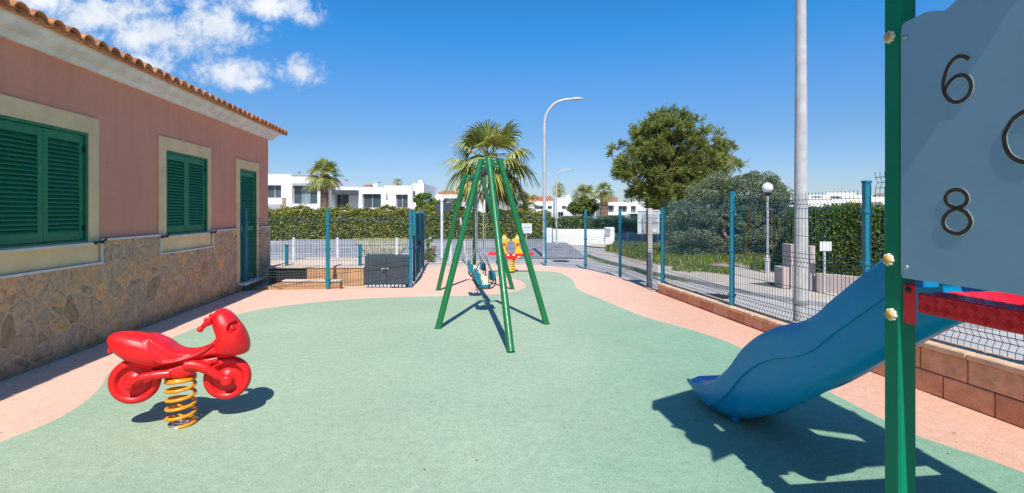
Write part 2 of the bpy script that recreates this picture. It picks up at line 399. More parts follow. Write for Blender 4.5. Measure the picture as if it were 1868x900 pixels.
nt.links.new(mixc(nt, alp, skyc, ccol), bg.inputs['Color']); bg.inputs['Strength'].default_value = .105
S.view_settings.view_transform = 'Standard'; S.view_settings.look = 'None'; S.view_settings.gamma = 1
S.view_settings.exposure = .45; S.view_settings.use_curve_mapping = False
S.cycles.max_bounces = 8; S.cycles.transparent_max_bounces = 8; S.cycles.use_denoising = True

# ---------------------------------------------------------------- ground
def sheet(name, pts, z, m):
    mb = MB(); mb.add([(p[0], p[1], z) for p in pts], [tuple(range(len(pts)))])
    o = mb.build(name, m); return struct(o)
def slab(name, pts, z0, z1, m):
    mb = MB(); mb.prism([(p[0], p[1]) for p in pts], z1-z0, lambda a, b_, c: (a, b_, z0+c)); return struct(mb.build(name, m))
sheet('ground', [(-900, -300), (900, -300), (900, 1500), (-900, 1500)], -.06, M['soil'])
# playground outline follows house, gate, rear fence and right wall
FL = lambda Y: 2.713+(9.46-Y)*.138                     # x of the wall's playground face
HB = lambda s, n=0, z=0: Vector((-4.029-.1128*s+.9936*n, .9936*s+.1128*n, z))
pad = [HB(-4), HB(9.85), G(750, 525), G(775, 488), (-.40, 14.5), G(995, 485), G(1068, 491), G(1131, 506), (FL(9.46)+.05, 9.5), (FL(9.4)+.1, 9.4), (FL(-4)+.1, -4)]
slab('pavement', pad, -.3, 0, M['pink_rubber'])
gl = [(0, 808), (60, 785), (120, 757), (160, 730), (185, 705), (200, 680), (240, 648), (330, 610), (400, 583), (470, 566), (550, 555), (640, 547), (720, 543), (800, 541), (870, 540), (930, 534), (952, 528), (960, 522), (953, 514), (935, 508), (913, 505), (898, 502), (893, 499), (905, 496), (960, 494), (1013, 497), (1035, 505), (1045, 513), (1053, 527), (1067, 535), (1080, 540), (1110, 552), (1145, 567), (1180, 580), (1282, 609), (1346, 633), (1430, 672), (1507, 713), (1612, 767), (1678, 798), (1868, 864)]
gp = [G(*p) for p in gl]
gp = spline([(-3.0, -2, 0), (-3.25, 1.5, 0), (-3.31, 2.7, 0)]+gp+[(3.0, 2.2, 0), (2.9, .5, 0), (2.8, -2, 0)], 4)
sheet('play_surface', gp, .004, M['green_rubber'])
# road outside the fence
road = [(FL(-6)+.1, -6), (FL(9.4)+.25, 9.4), G(1131, 505), G(1068, 490), G(995, 484), (-.40, 14.55), (-2.4, 14.0), (-3.2, 15.2), (-22, 17.5), (-22, 26.5), (-2, 27.2), G(1000, 447), G(1060, 447), G(1085, 452), G(1110, 452), G(1140, 455)]
kerbl = [G(1071, 466), G(1100, 476), G(1181, 497), G(1260, 513), G(1371, 537), G(1469, 553), G(1868, 607), (10, 3), (13, -6)]
sheet('road', road+[G(1100, 459)]+kerbl, -.03, M['asphalt'])
kin = [Vector((p[0]+.11*a, p[1]+.11*b_, 0)) for p, (a, b_) in zip(kerbl, [(.9, .4), (.95, .3), (.9, .35), (.9, .4), (.85, .5), (.8, .55), (.8, .6), (.9, .4), (1, .2)])]
slab('kerb', kerbl+kin[::-1], -.06, .05, M['kerb'])
slab('sidewalk', kin+[(60, -6), (60, 15), (9, 16), G(1330, 486), G(1200, 478), G(1120, 461), G(1090, 461)], -.05, .046, M['grey_paving'])
slab('path', [(-6.3, 10.2), (-2.4, 10.2), (-2.5, 13.9), (-.40, 14.56), (.95, 14.35), (1.0, 15.0), (-.3, 15.7), (-9, 16.4), (-9, 10.2)], -.08, -.012, M['pale_paving'])
sheet('pavement_far', [G(1000, 447.5), G(1000, 436), G(1080, 431), G(1250, 431), G(1250, 446), G(1110, 451.5), G(1060, 447.2)], -.02, M['pale_paving'])
sheet('driveway', [G(1366, 517, .05), G(1430, 527, .05), G(1470, 528, .05), G(1470, 517, .05), G(1425, 514.5, .05)], .052, M['dark_asphalt'])
# grey mottled bank of the street behind the white fence
mb = MB(); n = 30
for i in range(n+1):
    t = i/n; x0 = lerp(-10.0, 3.0, t)
    for k, (yy_, zz) in enumerate([(16.6, -.02), (18.5, .02), (22, .05), (26.6, .06)]):
        mb.v.append((x0*(1+.02*k)-.6, yy_, zz+random.uniform(0, .02)))
for i in range(n):
    for k in range(3):
        a = i*4+k; mb.f.append((a, a+4, a+5, a+1)); mb.sm.append(True)
struct(mb.build('street_surface', M['grey_bank']))
mb = MB(); poly = [G(640, 436), G(655, 452), G(668, 467), G(730, 467), G(742, 450), G(745, 436)]
mb.add([(p[0], p[1], .10) for p in poly], [tuple(range(6))]); struct(mb.build('soil', M['soil']))
for q, (px, py, r_, nm) in enumerate([(1023, 477, .28, 0), (1300, 541, .3, 0)]):
    g = G(px, py, -.03); mb = MB(); mb.lathe([(.001, .012), (r_*.9, .012), (r_, .009), (r_, -.01)], 24, g)
    for k in range(-3, 4): mb.box(g[0]-r_*.7, g[0]+r_*.7, g[1]+k*.07-.015, g[1]+k*.07+.015, g[2]+.011, g[2]+.016)
    tag(mb.build('manhole_cover', M['dark_steel']), ['round iron manhole cover in the road seen behind the swing', 'round iron manhole cover in the road near the tall concrete pole'][q], 'manhole')
# hills' faint line far away
# ---------------------------------------------------------------- grass
def grass(area_pts, n, hmin, hmax, z):
    P = []
    tri = [Vector((p[0], p[1], 0)) for p in area_pts]
    xs = [p[0] for p in tri]; ys = [p[1] for p in tri]
    def inside(x, y):
        c = False; j = len(tri)-1
        for i in range(len(tri)):
            if (tri[i][1] > y) != (tri[j][1] > y) and x < (tri[j][0]-tri[i][0])*(y-tri[i][1])/(tri[j][1]-tri[i][1])+tri[i][0]: c = not c
            j = i
        return c
    while len(P) < n:
        x = random.uniform(min(xs), max(xs)); y = random.uniform(min(ys), max(ys))
        if inside(x, y) and (math.sin(x*2.1+1.3)*math.sin(y*1.7)+math.sin(x*5.3+y*3.1)*.5 > random.uniform(-1.2, 1.0)): P.append((x, y))
    P = np.array(P); h = rng.uniform(hmin, hmax, size=(n, 1))
    c = np.concatenate([P, np.full((n, 1), z)], 1); c[:, 2:3] += h*.5
    v = np.concatenate([rng.normal(0, .28, (n, 2)), np.ones((n, 1))], 1)*h*.5
    a = rng.uniform(0, 6.28, n); u = np.stack([np.cos(a), np.sin(a), 0*a], 1)*.012
    return c, u, v
ga = [G(1105, 462), G(1160, 477), G(1215, 489), G(1260, 491), G(1330, 484), G(1380, 499), G(1432, 492), G(1445, 470), (9.5, 20), (4.5, 22), G(1120, 452)]
sheet('grass_soil', ga, .05, M['soil'])
c1 = grass(ga, 26000, .05, .26, .05)
gb = [G(1225, 497), G(1290, 506), G(1335, 506), G(1330, 497), G(1275, 494)]
c2 = grass(gb, 2500, .04, .14, .05)
gc = [kerbl[i]+Vector((-.02, 0, 0)) for i in range(4)]+[kerbl[i]+Vector((-.12, -.1, 0)) for i in (3, 2, 1, 0)]
c3 = grass(gc, 1200, .02, .06, -.03)
o = quads('grass', *[np.concatenate([a, b_, d_]) for a, b_, d_ in zip(c1, c2, c3)], M['grass_blade'])
tag(o, 'rough sunlit grass growing beside the road in front of the pine', 'grass', kind='stuff')
c4 = grass([G(640, 437, .1), G(668, 466, .1), G(740, 466, .1), G(745, 437, .1)], 700, .05, .22, .1)
o = quads('weeds', *c4, M['grass_blade']); tag(o, 'thin weeds on the bare soil under the far hedge', 'weeds', kind='stuff')

# ---------------------------------------------------------------- house
house = thing('house', 'pink stucco bungalow with stone plinth, green shutters and clay tile eave', 'house', HB(5, 0, 0))
def wallgrid(mb, s0, s1, z0, z1, holes, n0, n1, fr, grow=0):
    ss = sorted({s0, s1}|{h[0] for h in holes}|{h[1] for h in holes}); zs = sorted({z0, z1}|{h[2] for h in holes}|{h[3] for h in holes})
    ss = [a for a in ss if s0 <= a <= s1]; zs = [a for a in zs if z0 <= a <= z1]
    def solid(i, k):
        if i < 0 or k < 0 or i >= len(ss)-1 or k >= len(zs)-1: return False
        a = (ss[i]+ss[i+1])/2; b_ = (zs[k]+zs[k+1])/2
        return not any(h[0] < a < h[1] and h[2] < b_ < h[3] for h in holes)
    def q(*p): mb.add([fr(*x) for x in p], [(0, 1, 2, 3)])
    for i in range(len(ss)-1):
        for k in range(len(zs)-1):
            if not solid(i, k): continue
            a, b_, c, d = ss[i], ss[i+1], zs[k], zs[k+1]
            q((a, n1, c), (b_, n1, c), (b_, n1, d), (a, n1, d)); q((a, n0, c), (a, n0, d), (b_, n0, d), (b_, n0, c))
            if not solid(i-1, k): q((a, n0, c), (a, n1, c), (a, n1, d), (a, n0, d))
            if not solid(i+1, k): q((b_, n0, c), (b_, n0, d), (b_, n1, d), (b_, n1, c))
            if not solid(i, k-1): q((a, n0, c), (b_, n0, c), (b_, n1, c), (a, n1, c))
            if not solid(i, k+1): q((a, n0, d), (a, n1, d), (b_, n1, d), (b_, n0, d))
S0, S1 = -2.2, 11.27
win = [(4.51, 5.70), (7.236, 8.464)]; door = (9.74, 10.56)
mb = MB()
holes = [(a, b_, 1.17, 2.36) for a, b_ in win]+[(door[0], door[1], .17, 2.31)]
wallgrid(mb, S0, S1, -.1, 3.2, holes, -.25, 0, lambda s, n, z: HB(s, n, z))
mb.box(S1-.25, S1, -7, -.25, -.1, 3.2, lambda s, n, z: HB(s, n, z))
mb.box(S0, S0+.25, -7, -.25, -.1, 3.2, lambda s, n, z: HB(s, n, z))
mb.box(S0, S1, -7.25, -7, -.1, 3.2, lambda s, n, z: HB(s, n, z))
# gables under the roof
for sa in (S1-.25, S0):
    mb.prism([(-7.2, 3.2), (0, 3.2), (-.05, 3.225), (-3.5, 4.25), (-7.1, 3.26)], .25, lambda a, b_, c, sa=sa: HB(sa+c, a, b_))
wall = mb.build('wall', M['pink_stucco'], house)
E9 = lambda s, n, z: HB(s, n, z)
mb = MB()
wallgrid(mb, S0, S1+.035, -.05, 1.165, [(4.35, 5.86, .93, 1.3), (7.06, 8.575, .93, 1.3), (9.57, 10.70, .17, 1.3)], .002, .035, E9)
mb.box(S1+.002, S1+.035, -7.2, 0, -.05, 1.165, E9)
mb.build('stone_plinth', M['stone_facing'], house)
# thin pale trim on top of the plinth and round the window aprons
mb = MB()
def tr(*a):
    mb = MB(); mb.box(*a, E9); mb.build('plinth_trim', M['white_trim'], house)
def strip(s0, s1, z): tr(s0, s1, .003, .055, z, z+.022)
edges = [S0, 4.33, 5.88, 7.04, 8.595, 9.57, 10.70, S1+.04]
for a, b_ in ((S0, 4.33), (5.88, 7.04), (8.595, 9.57), (10.70, S1+.04)): strip(a, b_, 1.167)
for a, b_ in ((4.33, 5.88), (7.04, 8.595)):
    strip(a+.022, b_-.022, .908)
    tr(a, a+.02, .003, .055, .908, 1.166); tr(b_-.02, b_, .003, .055, .908, 1.166)
for (a, b_) in win:
    s0, s1 = (4.35, 5.86) if a < 6 else (7.06, 8.575)
    mb = MB(); wallgrid(mb, s0, s1, .93, 2.54, [(a, b_, 1.17, 2.36)], .002, .022, E9)
    wf = mb.build('window', M['beige'], house)
    mb = MB(); mb.box(s0-.0, s1+.0, .024, .066, 1.135, 1.158, E9); mb.build('sill', M['white_trim'], wf)
mb = MB(); wallgrid(mb, 9.57, 10.70, .17, 2.48, [(door[0], door[1], .1, 2.31)], .002, .022, E9)
mb.build('door_surround', M['beige'], house)
def shutter(name, s0, s1, z0, z1, parent, rails=(), n0=-.055):
    mb = MB(); w = .062; t = .042
    for a, b_ in ((s0, s0+w), (s1-w, s1)): mb.bbox(a, b_, n0, n0+t, z0, z1, .004, E9)
    zz = [z0]+[r_ for r_ in rails]+[z1-.085]
    for z in zz: mb.box(s0+w, s1-w, n0+.003, n0+t-.003, z, z+.085, E9)
    fr_ = mb.build(name, M['shutter_green'], parent)
    mb = MB(); mb.box(s0+w, s1-w, n0-.012, n0-.006, z0+.01, z1-.01, E9)
    for lo, hi in zip(zz, zz[1:]):
        z = lo+.085+.02
        while z < hi-.012:
            # a slanted blade, outer edge low
            p = [(s0+w, n0+.004, z+.022), (s1-w, n0+.004, z+.022), (s1-w, n0+.036, z-.018), (s0+w, n0+.036, z-.018)]
            p2 = [(a, b_, c+.008) for a, b_, c in p]
            mb.hexa([E9(*q) for q in p+p2]); z += .043
    mb.build('louvre', M['shutter_green'], fr_)
for a, b_ in win:
    m_ = (a+b_)/2
    mb = MB(); wallgrid(mb, a+.002, b_-.002, 1.172, 2.358, [(a+.03, b_-.03, 1.19, 2.33)], -.07, .012, E9); mb.build('shutter_frame', M['shutter_green'], house)
    for s0, s1 in ((a+.033, m_-.002), (m_+.002, b_-.033)): 
        shutter('shutter', s0, s1, 1.195, 2.325, house, n0=-.052)
        sh_ = bpy.data.objects[[o.name for o in house.children if o.name.startswith('shutter') and 'frame' not in o.name and 'catch' not in o.name][-1]]
        e_ = s0+.004 if s0 < m_-.1 else s1-.004
        for z in (1.32, 2.18):
            mb = MB(); mb.tube([E9(e_, .004, z-.035), E9(e_, .004, z+.035)], .008, 8); mb.bbox(e_-.03, e_+.03, -.0095, -.006, z-.02, z+.02, .001, E9); mb.build('hinge', M['dark_steel'], sh_)
mb = MB(); wallgrid(mb, door[0]+.002, door[1]-.002, .172, 2.308, [(door[0]+.04, door[1]-.04, .1, 2.27)], -.07, .014, E9); mb.build('door_frame', M['shutter_green'], house)
shutter('door', door[0]+.045, door[1]-.045, .18, 2.265, house, rails=(1.12,), n0=-.05)
mb = MB(); mb.box(9.62, 10.66, .037, .16, .12, .165, E9); mb.build('door_sill', M['white_trim'], house)
for s in (5.80, 7.12, 8.53):          # black shutter catches at the sill ends
    mb = MB()
    mb.tube([E9(s-.06, .07, 1.15), E9(s-.02, .10, 1.165), E9(s+.04, .10, 1.172), E9(s+.08, .085, 1.19)], .012, 6)
    mb.tube([E9(s, .06, 1.15), E9(s, .11, 1.15)], .009, 6); mb.bbox(s-.09, s-.055, .055, .085, 1.135, 1.165, .004, E9)
    mb.build('shutter_catch', M['black_plastic'], house)
# cornice
PZ = lambda L_: [(a, 3.055+(z-3.03)*.74) for a, z in L_]
prof = [(.002, 3.03), (.045, 3.03), (.055, 3.045), (.06, 3.085), (.075, 3.105), (.105, 3.115), (.12, 3.125), (.12, 3.14), (.14, 3.15), (.155, 3.16), (.165, 3.2), (.18, 3.225), (.21, 3.235), (.21, 3.262), (.002, 3.262)]
mb = MB(); mb.prism(PZ(prof), S1+.16-S0, lambda a, b_, c: HB(S0+c, a, b_)); mb.build('cornice', M['cornice'], house)
# roof: bed, then barrel tiles in courses
mb = MB(); sl_ = .30; eav = .25
rz = lambda n: 3.238+(eav-n)*sl_
RE = 11.78
mb.prism([(eav-.01, rz(eav)-.004), (-3.5, rz(-3.5)), (-7.5, rz(-3.5)-4*sl_), (-7.5, rz(-3.5)-4*sl_-.04), (-3.5, rz(-3.5)-.05), (eav-.03, rz(eav)-.02)], RE-S0+.1, lambda a, b_, c: HB(S0-.1+c, a, b_))
mb.build('roof', M['roof_tile'], house)
mb = MB(); s = S0; k = 0
while s < RE-.06:
    jr = random.uniform(-.008, .008)
    for side in (0, 1):
        n_ = eav+.05+jr; c_i = 0
        while c_i < (9 if side == 0 else 5):
            L = .43; na, nb = n_-c_i*.41, n_-c_i*.41-L
            if side: na, nb = -7.6+c_i*.8, -7.6+c_i*.8+.82
            vs = []
            for (nn, r_, dz) in ((na, .082, .016), (nb, .07, .0)):
                zb = (rz(nn) if not side else rz(-3.5)-(-3.5-nn)*sl_)
                for j in range(9):
                    a = math.pi*j/8; vs.append(HB(s+r_*math.cos(a), nn, zb+dz-.012+r_*.95*math.sin(a)))
            fs = [(j, j+1, j+10, j+9) for j in range(8)]
            mb.add(vs, fs, True); c_i += 1
    s += .208; k += 1
tl = mb.build('roof_tiles', M['roof_tile'], house, recalc=False); tl['kind'] = 'stuff'
sd = tl.modifiers.new('thick', 'SOLIDIFY'); sd.thickness = .014; sd.offset = 0
del tl['kind']
mb = MB(); s = S0+.104
while s < RE-.1:          # channel tiles showing between the barrels at the eave
    vs = []
    for nn in (eav+.03, eav-.4):
        for j in range(7):
            a = math.pi*(1+j/6); vs.append(HB(s+.072*math.cos(a), nn, rz(nn)+.03+.042*math.sin(a)))
    mb.add(vs, [(j, j+1, j+8, j+7) for j in range(6)], True); s += .208
ch = mb.build('channel_tiles', M['roof_tile'], house, recalc=False)
sd = ch.modifiers.new('thick', 'SOLIDIFY'); sd.thickness = .012; sd.offset = 0
mb = MB(); vs = []
for sgn in range(0, 12):
    z0 = rz(-3.5)
    vs = []
    for s_ in (S0+sgn*1.2-.05, S0+sgn*1.2+1.22):
        for j in range(9):
            a = math.pi*j/8; vs.append(HB(min(s_, RE), -3.5+.12*math.cos(a), z0+.02+.12*math.sin(a)))
    mb.add(vs, [(j, j+1, j+10, j+9) for j in range(8)], True)
mb.build('ridge_tiles', M['roof_tile'], house, recalc=False)

# ---------------------------------------------------------------- low terracotta wall on the right
def blockwall(name, label, Ya, Yb, courses, hts, cap, zbase=0):
    d = Vector((-.138, 1, 0)).normalized(); nrm = Vector((d.y, -d.x, 0))
    th = thing(name, label, 'wall', (FL(Ya), Ya, 0)); o3 = Vector((FL(Ya), Ya, 0))
    L = abs((Vector((FL(Yb), Yb, 0))-o3).length); sg = -1 if Yb < Ya else 1
    fr = lambda s, n, z: o3+d*(s*sg)+nrm*n+Vector((0, 0, z))
    mb = MB(); mb.box(.01, L-.01, .012, .19, -.1, sum(hts), fr); mb.build('mortar', M['mortar'], th)
    mb = MB(); z = zbase
    for ci, h in enumerate(hts):
        s = 0 if ci % 2 == 0 else -.195
        while s < L:
            a, b_ = max(s+.005, .0), min(s+.385, L)
            if b_-a > .03: mb.bbox(a, b_, 0, .2, z+.004, z+h-.005, .006, fr)
            s += .39
        z += h
    mb.build('blocks', M['terracotta_block'], th)
    mb = MB(); s = 0
    while s < L:
        b_ = min(s+.49, L); j = random.uniform(-.003, .003)
        mb.bbox(s+.003, b_-.003, -.025+j, .225+j, z, z+cap, .008, fr); s += .493
    mb.build('cap', M['block_cap'], th)
    return fr, z+cap
frA, topA = blockwall('low_wall', 'long low terracotta block wall with one course under the fence', 9.54, 4.92, 1, (.13,), .05)
frB, topB = blockwall('low_wall', 'taller two course terracotta block wall behind the slide and deck', 4.90, -3, 2, (.185, .185), .05)
# ---------------------------------------------------------------- wire mesh fences
def wire_panel(mb, p0, p1, z0, z1, folds, sp=.052, r=.003, dep=.028, side=1, hz=.2, spike=.03):
    p0 = Vector(p0); p1 = Vector(p1); L = (p1-p0).length; d = (p1-p0)/L
    nrm = Vector((-d.y, d.x, 0)).normalized()*side
    n = max(2, int(round(L/sp)))
    zz = [(z0, 0)]
    for f in folds: zz += [(f-.05, 0), (f, dep), (f+.05, 0)]
    zz += [(z1+spike, 0)]
    for i in range(n+1):
        b_ = p0+d*(L*i/n)
        mb.tube([Vector((b_.x, b_.y, z))+nrm*o for z, o in zz], r, 4, smooth=False)
    hs = set()
    for f in folds: hs |= {(round(f-.05, 3), 0), (f, dep), (round(f+.05, 3), 0)}
    z = z0+.012
    while z < z1+.001:
        if not any(abs(z-f) < .1 for f in folds): hs.add((round(z, 3), 0))
        z += hz
    for z, o in hs:
        off = nrm*(o+.004)
        a = Vector((p0.x, p0.y, z+(p0.z-0)))+off; b_ = Vector((p1.x, p1.y, z))+off
        mb.tube([a, b_], r*1.1, 4, smooth=False)
def fpost(th, p, z0, z1, w=.03, m='teal', clips=()):
    mb = MB(); mb.bbox(p[0]-w, p[0]+w, p[1]-w, p[1]+w, z0, z1, .006)
    mb.bbox(p[0]-w-.004, p[0]+w+.004, p[1]-w-.004, p[1]+w+.004, z1-.002, z1+.022, .004)
    o = mb.build('fence_post', M[m], th)
    for z in clips:
        mb = MB(); mb.bbox(p[0]-w-.012, p[0]+w+.012, p[1]-w-.01, p[1]+w+.01, z-.018, z+.018, .004); mb.build('clip', M[m], o)
def fence(label, pts, spec, posts, m='wire_teal', pm='teal', **kw):
    th = thing('mesh_fence', label, 'fence', (pts[0][0], pts[0][1], 0))
    for (a, b_), (z0, z1, folds) in zip(zip(pts, pts[1:]), spec):
        a = Vector((a[0], a[1], 0)); b_ = Vector((b_[0], b_[1], 0))
        mb = MB(); wire_panel(mb, a, b_, z0, z1, folds, **kw); mb.build('mesh_panel', M[m], th)
    for p, z0, z1, cl in posts: fpost(th, p, z0, z1, m=pm, clips=cl)
    return th
low = (.04, 1.42, (.14, .74, 1.32))
# front run from the house to the gate
a0 = G(440, 530)+Vector((.075, 0, 0)); a1 = G(598, 527.5); a2 = G(749, 525)
fence('teal mesh fence between the house door and the gate', [a0, a1, a2], [(.05, 1.43, (.3, 1.08, 1.32)), (.05, 1.43, (.12, .6, 1.32))],
      [(a0, 0, 1.52, (.25, .75, 1.3)), (a1, 0, 1.52, (.2, .78, 1.25)), (a2, 0, 1.52, (.2, .78, 1.25))], side=-1, hz=.26)
# gate returning to the rear
gd = Vector((-.115, 1, 0)).normalized(); g0 = Vector((a2.x, a2.y, 0))
gate = thing('mesh_gate', 'teal double mesh gate standing end on behind the swing', 'gate', (g0.x, g0.y, 0))
def gp_(Y): return Vector((-1.96-.115*(Y-10.14), Y, 0))
for Ya, Yb in ((10.62, 12.15), (12.2, 13.75)):
    pa, pb = gp_(Ya), gp_(Yb); mb = MB()
    for p in (pa, pb): mb.bbox(p.x-.028, p.x+.032, p.y-.025, p.y+.025, .06, 1.5, .005)
    for z in (.08, .72, 1.46): mb.tube([pa+Vector((0, .02, z)), pb+Vector((0, -.02, z))], .018, 6)
    lf = mb.build('gate_leaf', M['teal'], gate)
    mb = MB(); wire_panel(mb, pa, pb, .1, 1.44, (), r=.0025); mb.build('wire_mesh', M['wire_teal'], lf)
p = gp_(12.1); mb = MB(); mb.bbox(p.x-.005, p.x+.06, p.y-.12, p.y, .68, .80, .004)
mb.tube([p+Vector((.05, -.06, .76)), p+Vector((.1, -.06, .77)), p+Vector((.1, -.20, .78))], .011, 6); mb.build('latch', M['dark_steel'], gate)
fpost(gate, gp_(13.88), 0, 1.52)
# rear run round the road corner
q = [gp_(13.88), Vector((-.40, 14.5, 0)), G(995, 485), G(1068, 491), G(1131, 506), Vector((FL(9.46)-.02, 9.52, 0))]
fence('teal mesh fence curving along the road behind the yellow rider', q, [low]*5, [(p, 0, 1.52, (.12, .78, 1.25)) for p in q[1:5]], side=-1)
# run standing on the terracotta wall
wl = lambda s, z=0: frA(s, .07, z)
Lw = (9.54-4.92)*1.0095
q = [wl(.05), wl(Lw*.5), wl(Lw-.02)]
t0 = topA
fence('teal mesh fence on the low terracotta wall beside the road', q, [(t0+.03, t0+1.5, (t0+.12, t0+.74, t0+1.4))]*2,
      [(q[0], t0, 1.55, (.3, .95, 1.4)), (q[1], t0, 1.755, (.33, .95, 1.5)), (q[2]+Vector((.0, .0, 0)), t0, 1.775, (.35, 1.0, 1.5))], side=1)
wl2 = lambda s, z=0: frB(s, .07, z); t1 = topB
q = [wl2(.06), wl2(2.5), wl2(5.0), wl2(7.5)]
fence('higher teal mesh fence section behind the slide tower', q, [(t1+.03, t1+1.42, (t1+.12, t1+.74, t1+1.35))]*3,
      [(p, t1, t1+1.6, (t1+.2, t1+.8, t1+1.35)) for p in q[1:]], side=1)
# white fence beyond the path
def wf(x0, x1):
    return G(x0, 475.5), G(x1, 475.5)
wp = [G(447, 475), G(536, 475.5), G(616, 476), G(724, 475.5), G(785, 475.5), G(822, 475), G(863, 475), G(905, 475)]
th = thing('mesh_fence', 'low white mesh fence with white posts along the street behind the path', 'fence', (wp[0].x, wp[0].y, 0))
for a, b_ in zip(wp, wp[1:]):
    mb = MB(); wire_panel(mb, Vector((a.x, a.y, 0)), Vector((b_.x, b_.y, 0)), .0, .62, (.1, .52), sp=.06, r=.003, dep=.02); mb.build('mesh_panel', M['fence_white'], th)
for p in wp[1:-1]: fpost(th, p, -.05, .68, w=.028, m='fence_white')

# ---------------------------------------------------------------- things behind the front fence
th = thing('storage_cabinet', 'low dark grey double door cabinet behind the fence by the gate', 'cabinet', (-2.4, 10.3, 0))
c0 = A(665, 500, 10.24).x; c1_ = A(747, 500, 10.30).x
mb = MB(); mb.box(c0, c1_, 10.26, 10.52, 0, .61); mb.build('body', M['grey_slab'], th)
mm = (c0+c1_)/2
for a, b_ in ((c0+.012, mm-.004), (mm+.004, c1_-.012)):
    mb = MB(); mb.bbox(a, b_, 10.232, 10.257, .055, .605, .003)
    k = a+.06
    while k < b_-.03: mb.box(k, k+.006, 10.226, 10.231, .06, .6); k += .085
    dd = mb.build('door', M['grey_slab'], th)
mb = MB(); mb.tube([(mm-.02, 10.23, .37), (mm-.02, 10.18, .37), (mm-.09, 10.175, .365)], .012, 6); mb.lathe([(.001, 0), (.022, 0), (.022, .012), (.001, .014)], 12, (mm+.02, 10.225, .36), (0, -1, 0)); mb.build('handle', M['galv'], th)
k = c0+.012
while k < c1_-.05:
    mb = MB(); mb.box(k, k+.05, 10.228, 10.25, .005, .045); k += .075; mb.build('vent_slot', M['fence_white'], th)
th = thing('planter_wall', 'low orange rendered box wall with pale coping behind the fence', 'wall', (-4, 10.1, 0))
x0 = A(516, 520, 10.02).x; x1 = A(620, 520, 10.02).x
mb = MB(); mb.box(x0, x1, 10.02, 10.16, -.05, .135); mb.box(x0, x0+.14, 10.162, 10.3, -.05, .135); mb.build('body', M['orange_render'], th)
mb = MB(); mb.bbox(x0-.01, x1+.015, 10.0, 10.18, .136, .162, .004); mb.build('coping', M['white_trim'], th)
mb = MB(); pA = Vector((A(470, 530, 9.92).x, 9.90, 0)); pB = Vector((x0-.005, 10.08, 0)); nn = Vector((.0, .14, 0))
mb.hexa([pA+Vector((0, 0, -.05)), pB+Vector((0, 0, -.05)), pB+nn+Vector((0, 0, -.05)), pA+nn+Vector((0, 0, -.05)), pA+Vector((0, 0, .01)), pB+Vector((0, 0, .13)), pB+nn+Vector((0, 0, .13)), pA+nn+Vector((0, 0, .01))])
mb.build('sloping_end', M['orange_render'], th)
th = thing('terrace_wall', 'orange rendered retaining wall with pale top behind the fence', 'wall', (-3.5, 10.5, 0))
x0 = A(560, 500, 10.45).x; x1 = A(664, 500, 10.45).x; xl = A(490, 500, 10.45).x
mb = MB(); mb.box(x0, x1, 10.45, 10.7, -.05, .345); mb.build('wall', M['orange_render'], th)
mb = MB(); mb.box(xl, x0-.003, 10.5, 10.7, -.05, .33); 
for k in range(8): mb.box(xl, x0-.003, 10.47, 10.497, .0+k*.042, .03+k*.042)
mb.build('slatted_recess', M['dark_brown'], th)
mb = MB(); mb.bbox(xl, x1+.01, 10.43, 12.6, .347, .385, .006); mb.build('terrace_slab', M['pale_paving'], th)
for i, (px, zt) in enumerate(((523, .80), (657, .80))):
    p = A(px, 480, 10.6); mb = MB(); mb.bbox(p.x-.027, p.x+.027, 10.57, 10.63, .386, zt, .005); mb.bbox(p.x-.032, p.x+.032, 10.565, 10.635, zt+.001, zt+.02, .004)
    tag(mb.build('short_post', M['teal'], None), ['short dark teal post on the terrace edge near the house', 'short teal post on the terrace edge next to the dark cabinet'][i], 'post')

# ---------------------------------------------------------------- motorbike spring rider
P0 = G(330, 775); ex = Vector((.946, .324, 0)).normalized(); ey = Vector((-ex.y, ex.x, 0))
BK = lambda x, y, z: P0+ex*x+ey*y+Vector((0, 0, z))
bike = thing('spring_rider', 'red plastic motorbike spring rider on a thick orange coil spring', 'spring rider', P0)
def loft(mb, st, n=20, fr=BK, e=2.4, axis='x'):
    rings = []
    for row in st:
        c, hi, lo, hw = row[:4]; ring = []
        for j in range(n):
            a = 2*math.pi*j/n; ca, sa = math.cos(a), math.sin(a)
            u = math.copysign(abs(ca)**(2/e), ca); v = math.copysign(abs(sa)**(2/e), sa)
            if axis == 'x': ring.append(fr(c, u*hw, (hi+lo)/2+v*(hi-lo)/2))
            else: ring.append(fr((hi+lo)/2+v*(hi-lo)/2, u*hw, c))
        rings.append(ring)
    vs = [p for r_ in rings for p in r_]; fs = []
    for i in range(len(rings)-1):
        for j in range(n): fs.append((i*n+j, i*n+(j+1) % n, (i+1)*n+(j+1) % n, (i+1)*n+j))
    fs += [tuple(range(n-1, -1, -1)), tuple(range((len(rings)-1)*n, len(rings)*n))]
    mb.add(vs, fs, True)
def dense(st, k=4):
    return [tuple(v) for v in [list(a) for a in spline4(st, k)]]
def spline4(st, k):
    out = []
    for i in range(len(st)-1):
        p0 = np.array(st[max(i-1, 0)]); p1 = np.array(st[i]); p2 = np.array(st[i+1]); p3 = np.array(st[min(i+2, len(st)-1)])
        for q in range(k):
            t = q/k; out.append(.5*((2*p1)+(p2-p0)*t+(2*p0-5*p1+4*p2-p3)*t*t+(3*p1-p0-3*p2+p3)*t**3))
    out.append(np.array(st[-1])); return out
mb = MB()
loft(mb, dense([(-.428, .632, .618, .015), (-.415, .662, .588, .05), (-.372, .68, .532, .085), (-.30, .678, .474, .112), (-.226, .664, .440, .124), (-.17, .642, .422, .125), (-.12, .60, .428, .118),
     (-.06, .535, .44, .108), (.0, .497, .452, .098), (.07, .497, .465, .088), (.15, .520, .475, .082), (.20, .545, .478, .082), (.25, .575, .47, .085), (.30, .58, .47, .07)]))
